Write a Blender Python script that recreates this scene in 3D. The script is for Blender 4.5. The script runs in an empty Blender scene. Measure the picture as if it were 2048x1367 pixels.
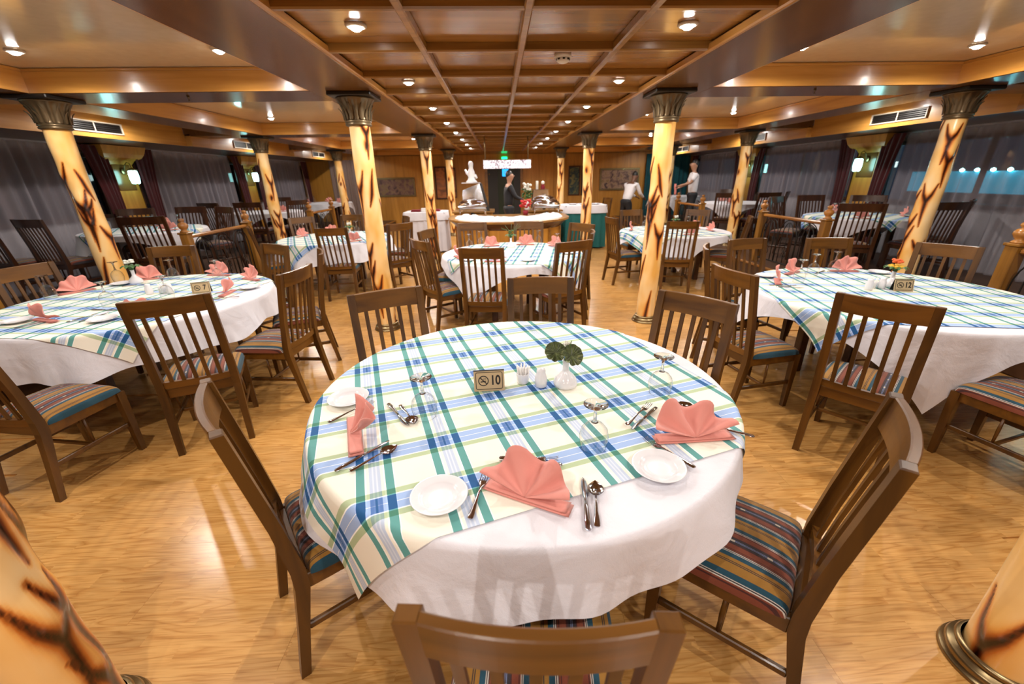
import bpy, bmesh, math, random
import numpy as np
from mathutils import Vector, Matrix
PI = math.pi
sc = bpy.context.scene
COL = sc.collection

# ------------------------------------------------------------------ camera, world, exposure
def set_camera():
    f, pitch, yaw, roll, h, cx, cy = 815.821, 22.599, 2.22, -0.995, 1.62, 12.533, 9.356
    p, y, r = math.radians(pitch), math.radians(yaw), math.radians(roll)
    F = Vector((math.sin(y)*math.cos(p), math.cos(y)*math.cos(p), -math.sin(p)))
    R0 = Vector((math.cos(y), -math.sin(y), 0)); U0 = R0.cross(F)
    R = math.cos(r)*R0 + math.sin(r)*U0; U = -math.sin(r)*R0 + math.cos(r)*U0
    cd = bpy.data.cameras.new('camera'); co = bpy.data.objects.new('camera', cd); COL.objects.link(co)
    m = Matrix.Identity(4)
    for i in range(3):
        m[i][0] = R[i]; m[i][1] = U[i]; m[i][2] = -F[i]
    m[2][3] = h
    co.matrix_world = m
    cd.sensor_width = 36; cd.lens = f/2048*36
    cd.shift_x = -cx/2048; cd.shift_y = cy/2048
    cd.clip_start = 0.02; cd.clip_end = 100
    cd.dof.use_dof = True; cd.dof.focus_distance = 1.75; cd.dof.aperture_fstop = 2.6
    sc.camera = co
set_camera()
w = bpy.data.worlds.new('night'); sc.world = w; w.use_nodes = True
w.node_tree.nodes['Background'].inputs[0].default_value = (0.02, 0.03, 0.05, 1)
w.node_tree.nodes['Background'].inputs[1].default_value = 0.4
sc.view_settings.view_transform = 'Standard'; sc.view_settings.look = 'None'
sc.view_settings.gamma = 1; sc.view_settings.use_curve_mapping = False
sc.view_settings.exposure = 1.22
LAMP_W = 26.0
LAMP_COL = (1.0, 0.925, 0.84)

# ------------------------------------------------------------------ material helpers
def new_mat(name):
    m = bpy.data.materials.new(name); m.use_nodes = True
    nt = m.node_tree; b = nt.nodes['Principled BSDF']
    return m, nt, b
def N(nt, t, **kw):
    n = nt.nodes.new(t)
    for k, v in kw.items():
        if k.startswith('i_'): n.inputs[k[2:].replace('_', ' ')].default_value = v
        else: setattr(n, k, v)
    return n
def L(nt, a, b): nt.links.new(a, b)
def ramp(nt, stops, interp='LINEAR'):
    r = nt.nodes.new('ShaderNodeValToRGB'); cr = r.color_ramp; cr.interpolation = interp
    while len(cr.elements) > 1: cr.elements.remove(cr.elements[-1])
    cr.elements[0].position = stops[0][0]; cr.elements[0].color = (*stops[0][1], 1)
    for p, c in stops[1:]:
        e = cr.elements.new(p); e.color = (*c, 1)
    return r
def plain(name, col, rough=0.5, metal=0.0, **kw):
    m, nt, b = new_mat(name)
    b.inputs['Base Color'].default_value = (*col, 1); b.inputs['Roughness'].default_value = rough
    b.inputs['Metallic'].default_value = metal
    for k, v in kw.items(): b.inputs[k.replace('_', ' ')].default_value = v
    # faint procedural mottling so that nothing is dead flat
    tc = N(nt, 'ShaderNodeTexCoord'); no = N(nt, 'ShaderNodeTexNoise'); no.inputs['Scale'].default_value = 14
    mx = N(nt, 'ShaderNodeMix', data_type='RGBA'); mx.inputs[6].default_value = (*col, 1)
    mx.inputs[7].default_value = (*[c*0.86 for c in col], 1)
    L(nt, tc.outputs['Object'], no.inputs['Vector']); L(nt, no.outputs['Fac'], mx.inputs[0]); L(nt, mx.outputs[2], b.inputs['Base Color'])
    return m
def wood(name, light, dark, rough=0.3, scale=(2.2, 26, 26), coat=0.3, axis='X', bump=0.05, world=False):
    m, nt, b = new_mat(name)
    tc = N(nt, 'ShaderNodeTexCoord'); oi = N(nt, 'ShaderNodeObjectInfo')
    mp = N(nt, 'ShaderNodeMapping')
    s = {'X': (scale[0], scale[1], scale[2]), 'Y': (scale[1], scale[0], scale[2]), 'Z': (scale[1], scale[2], scale[0])}[axis]
    mp.inputs['Scale'].default_value = s
    add = N(nt, 'ShaderNodeVectorMath', operation='ADD')
    mul = N(nt, 'ShaderNodeMath', operation='MULTIPLY'); mul.inputs[1].default_value = 37.0
    L(nt, oi.outputs['Random'], mul.inputs[0]); L(nt, tc.outputs['Object'], add.inputs[0]); L(nt, mul.outputs[0], add.inputs[1])
    L(nt, add.outputs[0], mp.inputs['Vector'])
    n1 = N(nt, 'ShaderNodeTexNoise'); n1.inputs['Scale'].default_value = 1.0; n1.inputs['Detail'].default_value = 4; n1.inputs['Distortion'].default_value = 0.6
    L(nt, mp.outputs[0], n1.inputs['Vector'])
    r = ramp(nt, [(0.3, dark), (0.62, light), (0.8, tuple(0.8*a+0.2*c for a, c in zip(light, dark)))])
    L(nt, n1.outputs['Fac'], r.inputs[0])
    hs = N(nt, 'ShaderNodeHueSaturation'); mr = N(nt, 'ShaderNodeMapRange'); mr.inputs[3].default_value = 0.85; mr.inputs[4].default_value = 1.15
    L(nt, oi.outputs['Random'], mr.inputs[0]); L(nt, mr.outputs[0], hs.inputs['Value']); L(nt, r.outputs[0], hs.inputs['Color'])
    L(nt, hs.outputs[0], b.inputs['Base Color'])
    b.inputs['Roughness'].default_value = rough; b.inputs['Coat Weight'].default_value = coat; b.inputs['Coat Roughness'].default_value = 0.12
    bp = N(nt, 'ShaderNodeBump'); bp.inputs['Strength'].default_value = bump; bp.inputs['Distance'].default_value = 0.01
    L(nt, n1.outputs['Fac'], bp.inputs['Height']); L(nt, bp.outputs[0], b.inputs['Normal'])
    return m
def emis(name, col, strength):
    m, nt, b = new_mat(name)
    b.inputs['Base Color'].default_value = (*col, 1)
    b.inputs['Emission Color'].default_value = (*col, 1); b.inputs['Emission Strength'].default_value = strength
    return m

def mathn(nt, op, a, b=None, c=None):
    n = nt.nodes.new('ShaderNodeMath'); n.operation = op
    for i, x in enumerate((a, b, c)):
        if x is None: continue
        if isinstance(x, (int, float)): n.inputs[i].default_value = x
        else: nt.links.new(x, n.inputs[i])
    return n.outputs[0]
M = {}
M['chair'] = wood('chair_wood', (0.110, 0.043, 0.0045), (0.042, 0.0145, 0.0015), 0.36, (1.2, 14, 14), 0.08, 'Z')
M['chair_h'] = wood('chair_wood_rail', (0.140, 0.055, 0.006), (0.060, 0.021, 0.002), 0.33, (1.2, 14, 14), 0.12, 'X')
M['chair_shade'] = wood('chair_wood_shade', (0.055, 0.017, 0.005), (0.022, 0.006, 0.002), 0.3, (1.2, 14, 14), 0.2, 'Z')  # chair wood darkened: the platforms' weaker light is put into the colour
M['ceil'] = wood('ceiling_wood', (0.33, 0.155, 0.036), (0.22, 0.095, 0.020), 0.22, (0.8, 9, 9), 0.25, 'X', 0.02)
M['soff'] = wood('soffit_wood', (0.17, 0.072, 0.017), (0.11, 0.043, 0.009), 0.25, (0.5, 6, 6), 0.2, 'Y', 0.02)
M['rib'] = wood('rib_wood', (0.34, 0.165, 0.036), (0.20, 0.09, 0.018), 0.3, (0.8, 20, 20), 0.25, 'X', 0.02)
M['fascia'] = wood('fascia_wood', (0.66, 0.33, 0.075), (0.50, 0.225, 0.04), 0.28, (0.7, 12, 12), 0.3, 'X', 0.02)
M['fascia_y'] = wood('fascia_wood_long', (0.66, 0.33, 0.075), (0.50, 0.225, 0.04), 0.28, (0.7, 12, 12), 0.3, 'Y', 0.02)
M['wallwood'] = wood('wall_wood', (0.52, 0.245, 0.035), (0.38, 0.165, 0.02), 0.4, (0.8, 9, 9), 0.1, 'Z', 0.03)
M['newel'] = wood('newel_wood', (0.30, 0.135, 0.020), (0.17, 0.068, 0.010), 0.3, (1.0, 14, 14), 0.2, 'Z')
M['rail'] = wood('rail_wood', (0.42, 0.18, 0.04), (0.26, 0.10, 0.02), 0.25, (1.0, 14, 14), 0.4, 'Y')
M['darkwood'] = wood('dark_moulding_wood', (0.07, 0.022, 0.010), (0.035, 0.011, 0.006), 0.3, (1, 12, 12), 0.3, 'X')
M['tray'] = plain('cream_gloss_ceiling', (0.80, 0.63, 0.42), 0.16, 0, Coat_Weight=0.3)
M['black'] = plain('black_paint', (0.012, 0.011, 0.011), 0.4)
M['iron'] = plain('black_iron', (0.015, 0.013, 0.012), 0.45, 0.3)
M['steel'] = plain('polished_steel', (0.72, 0.72, 0.75), 0.12, 1.0)
M['brass'] = plain('aged_brass', (0.30, 0.22, 0.11), 0.3, 0.9)
M['bronze'] = plain('bronze_capital', (0.15, 0.105, 0.055), 0.36, 0.6)
M['chrome'] = plain('cutlery_steel', (0.55, 0.54, 0.57), 0.09, 1.0)
M['china'] = plain('white_china', (0.80, 0.80, 0.84), 0.12, 0, Coat_Weight=0.5)
M['white'] = plain('white_plastic', (0.80, 0.78, 0.75), 0.4)
M['ventw'] = plain('vent_frame_paint', (0.60, 0.52, 0.42), 0.4)
M['skin'] = plain('skin', (0.42, 0.22, 0.14), 0.5)
M['skin2'] = plain('dark_skin', (0.16, 0.075, 0.045), 0.5)
M['hair'] = plain('black_hair', (0.01, 0.008, 0.008), 0.5)
M['shirt'] = plain('white_shirt', (0.80, 0.79, 0.84), 0.7)
M['suit'] = plain('dark_suit', (0.012, 0.013, 0.018), 0.7)
M['pinkcloth'] = plain('pink_cloth', (0.70, 0.25, 0.22), 0.8)
M['teal'] = plain('teal_skirt_cloth', (0.004, 0.12, 0.12), 0.7)
M['redcloth'] = plain('dark_red_cloth', (0.22, 0.01, 0.02), 0.8)
M['red'] = plain('red_cloth', (0.5, 0.01, 0.015), 0.6)
M['leaf'] = plain('green_leaf', (0.05, 0.13, 0.03), 0.5)
M['petal'] = plain('white_petal', (0.8, 0.8, 0.72), 0.6)
M['orange'] = plain('orange_petal', (0.75, 0.12, 0.02), 0.6)
M['yellow'] = plain('yellow_petal', (0.75, 0.45, 0.03), 0.6)
M['ice'] = plain('crushed_ice', (0.85, 0.87, 0.90), 0.35, 0, Subsurface_Weight=0.2)
M['carpet'] = plain('dark_platform_board', (0.10, 0.045, 0.02), 0.5)
M['glass'] = new_mat('clear_glass')[0]
_b = M['glass'].node_tree.nodes['Principled BSDF']
_b.inputs['Transmission Weight'].default_value = 1; _b.inputs['Roughness'].default_value = 0.0; _b.inputs['IOR'].default_value = 1.36
def thin_glass():
    m, nt, b = new_mat('thin_clear_glass'); nt.nodes.remove(b)
    tr = N(nt, 'ShaderNodeBsdfTransparent'); tr.inputs[0].default_value = (.97, .98, .98, 1); gl = N(nt, 'ShaderNodeBsdfGlossy'); gl.inputs['Roughness'].default_value = 0.02
    lw = N(nt, 'ShaderNodeLayerWeight'); lw.inputs['Blend'].default_value = 0.5; mx = N(nt, 'ShaderNodeMixShader')
    fc = mathn(nt, 'MULTIPLY_ADD', mathn(nt, 'POWER', lw.outputs['Facing'], 2.6), 0.85, 0.06); L(nt, fc, mx.inputs[0]); L(nt, tr.outputs[0], mx.inputs[1]); L(nt, gl.outputs[0], mx.inputs[2]); L(nt, mx.outputs[0], nt.nodes['Material Output'].inputs['Surface'])
    return m
M['thin'] = thin_glass()
M['nightglass'] = plain('night_window_glass', (0.006, 0.008, 0.014), 0.05, 0)
M['bulb'] = emis('lamp_bulb', (1.0, 0.97, 0.93), 45)
M['sconce'] = emis('sconce_glass', (0.40, 0.95, 0.92), 5)
M['exit'] = emis('green_exit_glow', (0.01, 0.9, 0.25), 1.8)
M['bluesign'] = emis('blue_sign', (0.01, 0.25, 0.75), 1.2)
M['boatlamp'] = emis('boat_lamp', (0.25, 0.95, 1.0), 22)
M['boatdeck'] = emis('boat_teal_canopy', (0.0, 0.16, 0.25), 0.8)
M['sign'] = plain('gold_sign_plate', (0.56, 0.43, 0.25), 0.35, 0.15)
M['doorglass'] = plain('dark_green_door', (0.02, 0.035, 0.022), 0.25)
M['toothpick'] = plain('toothpick_paper', (0.85, 0.83, 0.82), 0.6)

def fabric_mat(name, col, var=0.9, rough=0.85, bump=0.25, sheen=0.2, wrinkle=5.0):
    m, nt, b = new_mat(name)
    tc = N(nt, 'ShaderNodeTexCoord')
    n = N(nt, 'ShaderNodeTexNoise'); n.inputs['Scale'].default_value = wrinkle; n.inputs['Detail'].default_value = 5; n.inputs['Distortion'].default_value = 0.8
    L(nt, tc.outputs['Object'], n.inputs['Vector'])
    n2 = N(nt, 'ShaderNodeTexNoise'); n2.inputs['Scale'].default_value = 420
    L(nt, tc.outputs['Object'], n2.inputs['Vector'])
    mx = N(nt, 'ShaderNodeMix', data_type='RGBA'); mx.inputs[6].default_value = (*col, 1); mx.inputs[7].default_value = (*[c*var for c in col], 1)
    L(nt, n.outputs['Fac'], mx.inputs[0]); L(nt, mx.outputs[2], b.inputs['Base Color'])
    b.inputs['Roughness'].default_value = rough; b.inputs['Sheen Weight'].default_value = sheen
    ad = N(nt, 'ShaderNodeMath', operation='MULTIPLY_ADD'); ad.inputs[1].default_value = 0.06
    L(nt, n2.outputs['Fac'], ad.inputs[0]); L(nt, n.outputs['Fac'], ad.inputs[2])
    bp = N(nt, 'ShaderNodeBump'); bp.inputs['Strength'].default_value = bump; bp.inputs['Distance'].default_value = 0.02
    L(nt, ad.outputs[0], bp.inputs['Height']); L(nt, bp.outputs[0], b.inputs['Normal'])
    return m
M['linen'] = fabric_mat('white_linen', (0.74, 0.735, 0.80), 0.9, bump=.6)
M['napkin'] = fabric_mat('salmon_napkin', (0.70, 0.27, 0.225), 0.85, 0.85, 0.15)
M['drape'] = fabric_mat('red_drape', (0.085, 0.003, 0.006), 0.4)
M['tealdrape'] = fabric_mat('teal_drape', (0.0, 0.10, 0.13), 0.5)

def plaid_mat():
    m, nt, b = new_mat('plaid_cotton')
    uv = N(nt, 'ShaderNodeUVMap'); sp = N(nt, 'ShaderNodeSeparateXYZ'); L(nt, uv.outputs[0], sp.inputs[0])
    P = 0.24
    def family(x, off, stops):
        t = mathn(nt, 'FRACT', mathn(nt, 'DIVIDE', mathn(nt, 'ADD', x, off), P))
        return ramp(nt, stops, 'CONSTANT'), t
    cream = (0.84, 0.81, 0.70); W1 = (1, 1, 1)
    teal = (0.12, 0.39, 0.43); lb = (0.56, 0.68, 1.0); pale = (0.72, 0.82, 1.1); wh = (1.08, 1.14, 1.3)
    green = (0.50, 0.64, 0.46); blue = (0.38, 0.56, 1.05)
    # multiplicative tints on a cream ground
    A = [(0, W1), (0.09, wh), (0.10, teal), (0.205, wh), (0.225, W1), (0.26, lb), (0.30, pale), (0.32, lb), (0.345, pale), (0.365, lb), (0.405, W1), (0.44, wh), (0.46, teal), (0.565, wh), (0.575, W1)]
    B = [(0, W1), (0.09, green), (0.185, wh), (0.205, blue), (0.325, wh), (0.335, blue), (0.455, wh), (0.475, green), (0.57, W1)]
    ra, ta = family(sp.outputs[0], 10*P+0.0108, A); L(nt, ta, ra.inputs[0])
    rb, tb = family(sp.outputs[1], 10*P+0.126, B); L(nt, tb, rb.inputs[0])
    mu = N(nt, 'ShaderNodeMix', data_type='RGBA', blend_type='MULTIPLY'); mu.inputs[0].default_value = 1
    L(nt, ra.outputs[0], mu.inputs[6]); L(nt, rb.outputs[0], mu.inputs[7])
    m2 = N(nt, 'ShaderNodeMix', data_type='RGBA', blend_type='MULTIPLY'); m2.inputs[0].default_value = 1; m2.inputs[7].default_value = (*cream, 1)
    L(nt, mu.outputs[2], m2.inputs[6])
    # darker navy where a stripe crosses the blue band (woven overlap)
    ma = ramp(nt, [(0, (0, 0, 0)), (0.10, (1, 1, 1)), (0.205, (0, 0, 0)), (0.26, (0.6,)*3), (0.32, (.95,)*3), (0.345, (0.6,)*3), (0.405, (0, 0, 0)), (0.46, (1, 1, 1)), (0.565, (0, 0, 0))], 'CONSTANT'); L(nt, ta, ma.inputs[0])
    mb = ramp(nt, [(0, (0, 0, 0)), (0.205, (1, 1, 1)), (0.455, (0, 0, 0))], 'CONSTANT'); L(nt, tb, mb.inputs[0])
    mk = mathn(nt, 'MULTIPLY', ma.outputs[0], mb.outputs[0])
    m3 = N(nt, 'ShaderNodeMix', data_type='RGBA'); L(nt, mk, m3.inputs[0]); L(nt, m2.outputs[2], m3.inputs[6]); m3.inputs[7].default_value = (0.005, 0.085, 0.26, 1)
    L(nt, m3.outputs[2], b.inputs['Base Color']); b.inputs['Roughness'].default_value = 0.8
    tc = N(nt, 'ShaderNodeTexCoord'); n = N(nt, 'ShaderNodeTexNoise'); n.inputs['Scale'].default_value = 3.0; n.inputs['Detail'].default_value = 5
    L(nt, tc.outputs['Object'], n.inputs['Vector'])
    bp = N(nt, 'ShaderNodeBump'); bp.inputs['Strength'].default_value = 0.2; bp.inputs['Distance'].default_value = 0.02
    L(nt, n.outputs['Fac'], bp.inputs['Height']); L(nt, bp.outputs[0], b.inputs['Normal'])
    return m
M['plaid'] = plaid_mat()

def stripe_mat():
    m, nt, b = new_mat('striped_seat_fabric')
    tc = N(nt, 'ShaderNodeTexCoord'); sp = N(nt, 'ShaderNodeSeparateXYZ'); L(nt, tc.outputs['Object'], sp.inputs[0])
    t = mathn(nt, 'FRACT', mathn(nt, 'DIVIDE', mathn(nt, 'ADD', sp.outputs[0], 1.02), 0.17))
    must = (0.27, 0.125, 0.014); tea = (0.003, 0.045, 0.075); whi = (0.50, 0.45, 0.40); rust = (0.165, 0.034, 0.012); mar = (0.045, 0.007, 0.005); blk = (0.02, 0.014, 0.018); bls = (0.14, 0.17, 0.30)
    r = ramp(nt, [(0, must), (0.07, blk), (0.085, must), (0.10, blk), (0.115, must), (0.18, tea), (0.27, whi), (0.285, blk), (0.30, whi), (0.315, mar), (0.33, rust), (0.35, mar), (0.365, rust), (0.47, mar),
                  (0.50, blk), (0.545, bls), (0.555, blk), (0.57, bls), (0.58, blk), (0.63, mar), (0.65, rust), (0.75, mar), (0.765, rust), (0.78, whi), (0.79, blk), (0.805, whi), (0.82, tea), (0.91, must)], 'CONSTANT')
    L(nt, t, r.inputs[0])
    # little woven motif across
    wv = mathn(nt, 'FRACT', mathn(nt, 'MULTIPLY', sp.outputs[1], 9.0)); pk = mathn(nt, 'LESS_THAN', wv, 0.14)
    band = mathn(nt, 'COMPARE', t, 0.562, 0.022); k = mathn(nt, 'MULTIPLY', pk, band)
    mx = N(nt, 'ShaderNodeMix', data_type='RGBA'); L(nt, k, mx.inputs[0]); L(nt, r.outputs[0], mx.inputs[6]); mx.inputs[7].default_value = (0.45, 0.40, 0.33, 1)
    n = N(nt, 'ShaderNodeTexNoise'); n.inputs['Scale'].default_value = 300; L(nt, tc.outputs['Object'], n.inputs['Vector'])
    bp = N(nt, 'ShaderNodeBump'); bp.inputs['Strength'].default_value = 0.3; bp.inputs['Distance'].default_value = 0.003
    L(nt, n.outputs['Fac'], bp.inputs['Height']); L(nt, bp.outputs[0], b.inputs['Normal'])
    L(nt, mx.outputs[2], b.inputs['Base Color']); b.inputs['Roughness'].default_value = 0.85; b.inputs['Sheen Weight'].default_value = 0.15
    return m
M['stripe'] = stripe_mat()

def floor_mat():
    m, nt, b = new_mat('laminate_oak')
    tc = N(nt, 'ShaderNodeTexCoord'); geo = N(nt, 'ShaderNodeNewGeometry'); oi = N(nt, 'ShaderNodeObjectInfo')
    br = N(nt, 'ShaderNodeTexBrick'); br.offset = 0.37; br.inputs['Scale'].default_value = 1
    br.inputs['Brick Width'].default_value = 0.42; br.inputs['Row Height'].default_value = 0.066; br.inputs['Mortar Size'].default_value = 0.0
    br.inputs['Color1'].default_value = (0, 0, 0, 1); br.inputs['Color2'].default_value = (1, 1, 1, 1); br.inputs['Mortar'].default_value = (0.5, 0.5, 0.5, 1)
    L(nt, geo.outputs['Position'], br.inputs['Vector'])
    mul = mathn(nt, 'MULTIPLY', br.outputs['Color'], 13.0)
    mul2 = mathn(nt, 'MULTIPLY_ADD', oi.outputs['Random'], 29.0, mul)
    cx = N(nt, 'ShaderNodeCombineXYZ'); L(nt, mul2, cx.inputs[2]); L(nt, mul2, cx.inputs[0])
    add = N(nt, 'ShaderNodeVectorMath', operation='ADD'); L(nt, geo.outputs['Position'], add.inputs[0]); L(nt, cx.outputs[0], add.inputs[1])
    mp = N(nt, 'ShaderNodeMapping'); mp.inputs['Scale'].default_value = (1.5, 14, 1); L(nt, add.outputs[0], mp.inputs['Vector'])
    n1 = N(nt, 'ShaderNodeTexNoise'); n1.inputs['Scale'].default_value = 0.9; n1.inputs['Detail'].default_value = 1.5; n1.inputs['Distortion'].default_value = 0.5
    L(nt, mp.outputs[0], n1.inputs['Vector'])
    ring = mathn(nt, 'FRACT', mathn(nt, 'MULTIPLY', n1.outputs['Fac'], 9.0))
    mp2 = N(nt, 'ShaderNodeMapping'); mp2.inputs['Scale'].default_value = (7, 130, 1); L(nt, add.outputs[0], mp2.inputs['Vector'])
    n2 = N(nt, 'ShaderNodeTexNoise'); n2.inputs['Scale'].default_value = 1; n2.inputs['Detail'].default_value = 3; L(nt, mp2.outputs[0], n2.inputs['Vector'])
    r = ramp(nt, [(0.0, (0.47, 0.225, 0.058)), (0.2, (0.56, 0.295, 0.088)), (0.75, (0.60, 0.33, 0.105)), (0.93, (0.53, 0.27, 0.076)), (1.0, (0.44, 0.205, 0.052))])
    L(nt, ring, r.inputs[0])
    g = ramp(nt, [(0.35, (0.82, 0.77, 0.70)), (0.55, (1, 1, 1))]); L(nt, n2.outputs['Fac'], g.inputs[0])
    mu = N(nt, 'ShaderNodeMix', data_type='RGBA', blend_type='MULTIPLY'); mu.inputs[0].default_value = 1; L(nt, r.outputs[0], mu.inputs[6]); L(nt, g.outputs[0], mu.inputs[7])
    hs = N(nt, 'ShaderNodeHueSaturation'); va = mathn(nt, 'MULTIPLY_ADD', br.outputs['Color'], 0.18, 0.90); L(nt, va, hs.inputs['Value']); L(nt, mu.outputs[2], hs.inputs['Color'])
    L(nt, hs.outputs[0], b.inputs['Base Color'])
    b.inputs['Roughness'].default_value = 0.24; b.inputs['Specular IOR Level'].default_value = 0.5
    bp = N(nt, 'ShaderNodeBump'); bp.inputs['Strength'].default_value = 0.03; bp.inputs['Distance'].default_value = 0.005
    L(nt, n2.outputs['Fac'], bp.inputs['Height']); L(nt, bp.outputs[0], b.inputs['Normal'])
    return m
M['floor'] = floor_mat()

def sheer_mat():
    m, nt, b = new_mat('sheer_grey_voile')
    b.inputs['Base Color'].default_value = (0.34, 0.31, 0.35, 1); b.inputs['Roughness'].default_value = 0.8
    tr = N(nt, 'ShaderNodeBsdfTransparent'); mx = N(nt, 'ShaderNodeMixShader'); mx.inputs[0].default_value = 0.5
    L(nt, tr.outputs[0], mx.inputs[1]); L(nt, b.outputs[0], mx.inputs[2])
    L(nt, mx.outputs[0], nt.nodes['Material Output'].inputs['Surface'])
    return m
M['sheer'] = sheer_mat()
def column_mat():
    m, nt, b = new_mat('painted_tree_column')
    at = N(nt, 'ShaderNodeVertexColor', layer_name='Col')
    tc = N(nt, 'ShaderNodeTexCoord'); n = N(nt, 'ShaderNodeTexNoise'); n.inputs['Scale'].default_value = 3.2; n.inputs['Detail'].default_value = 2
    mp = N(nt, 'ShaderNodeMapping'); mp.inputs['Scale'].default_value = (1.6, 1.6, 0.8)
    L(nt, tc.outputs['Object'], mp.inputs['Vector']); L(nt, mp.outputs[0], n.inputs['Vector'])
    r = ramp(nt, [(0.32, (0.80, 0.43, 0.10)), (0.48, (0.90, 0.58, 0.23)), (0.66, (0.88, 0.66, 0.36))])
    L(nt, n.outputs['Fac'], r.inputs[0])
    sp = N(nt, 'ShaderNodeSeparateColor'); L(nt, at.outputs[0], sp.inputs[0])
    k = ramp(nt, [(0, (1, 1, 1)), (0.10, (0.96, 0.80, 0.60)), (0.35, (0.62, 0.30, 0.12)), (0.65, (0.16, 0.045, 0.015)), (0.9, (0.02, 0.007, 0.004))]); L(nt, sp.outputs[0], k.inputs[0])
    mu = N(nt, 'ShaderNodeMix', data_type='RGBA', blend_type='MULTIPLY'); mu.inputs[0].default_value = 1; L(nt, r.outputs[0], mu.inputs[6]); L(nt, k.outputs[0], mu.inputs[7])
    L(nt, mu.outputs[2], b.inputs['Base Color']); b.inputs['Roughness'].default_value = 0.3; b.inputs['Coat Weight'].default_value = 0.4
    return m
M['column'] = column_mat()
def picture_mat(name, cols, sc_=6, seed=0):
    m, nt, b = new_mat(name)
    tc = N(nt, 'ShaderNodeTexCoord'); mp = N(nt, 'ShaderNodeMapping'); mp.inputs['Location'].default_value = (seed, seed*1.7, seed); L(nt, tc.outputs['Object'], mp.inputs[0])
    n = N(nt, 'ShaderNodeTexNoise'); n.inputs['Scale'].default_value = sc_; n.inputs['Detail'].default_value = 6; n.inputs['Distortion'].default_value = 1.4
    L(nt, mp.outputs[0], n.inputs['Vector'])
    k = len(cols); r = ramp(nt, [(0.3+0.4*i/(k-1), c) for i, c in enumerate(cols)]); L(nt, n.outputs['Fac'], r.inputs[0]); L(nt, r.outputs[0], b.inputs['Base Color'])
    b.inputs['Roughness'].default_value = 0.5
    return m
def crystal_mat():
    m, nt, b = new_mat('crystal_lamp_panel')
    tc = N(nt, 'ShaderNodeTexCoord'); n = N(nt, 'ShaderNodeTexNoise'); n.inputs['Scale'].default_value = 16; n.inputs['Detail'].default_value = 4; n.inputs['Distortion'].default_value = 2
    L(nt, tc.outputs['Object'], n.inputs['Vector'])
    r = ramp(nt, [(0.38, (0.16, 0.10, 0.13)), (0.5, (0.75, 0.74, 0.85)), (0.62, (1, 1, 1))]); L(nt, n.outputs['Fac'], r.inputs[0])
    L(nt, r.outputs[0], b.inputs['Base Color']); L(nt, r.outputs[0], b.inputs['Emission Color']); b.inputs['Emission Strength'].default_value = 0.28
    return m
M['crystal'] = crystal_mat()
def leaf_mat():
    m, nt, b = new_mat('round_geranium_leaf')
    uv = N(nt, 'ShaderNodeTexCoord'); n = N(nt, 'ShaderNodeTexNoise'); n.inputs['Scale'].default_value = 70; L(nt, uv.outputs['Object'], n.inputs['Vector'])
    r = ramp(nt, [(0.35, (0.035, 0.045, 0.018)), (0.6, (0.10, 0.13, 0.045)), (0.75, (0.22, 0.24, 0.10))]); L(nt, n.outputs['Fac'], r.inputs[0]); L(nt, r.outputs[0], b.inputs['Base Color'])
    b.inputs['Roughness'].default_value = 0.4
    return m
M['bigleaf'] = leaf_mat()

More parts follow.
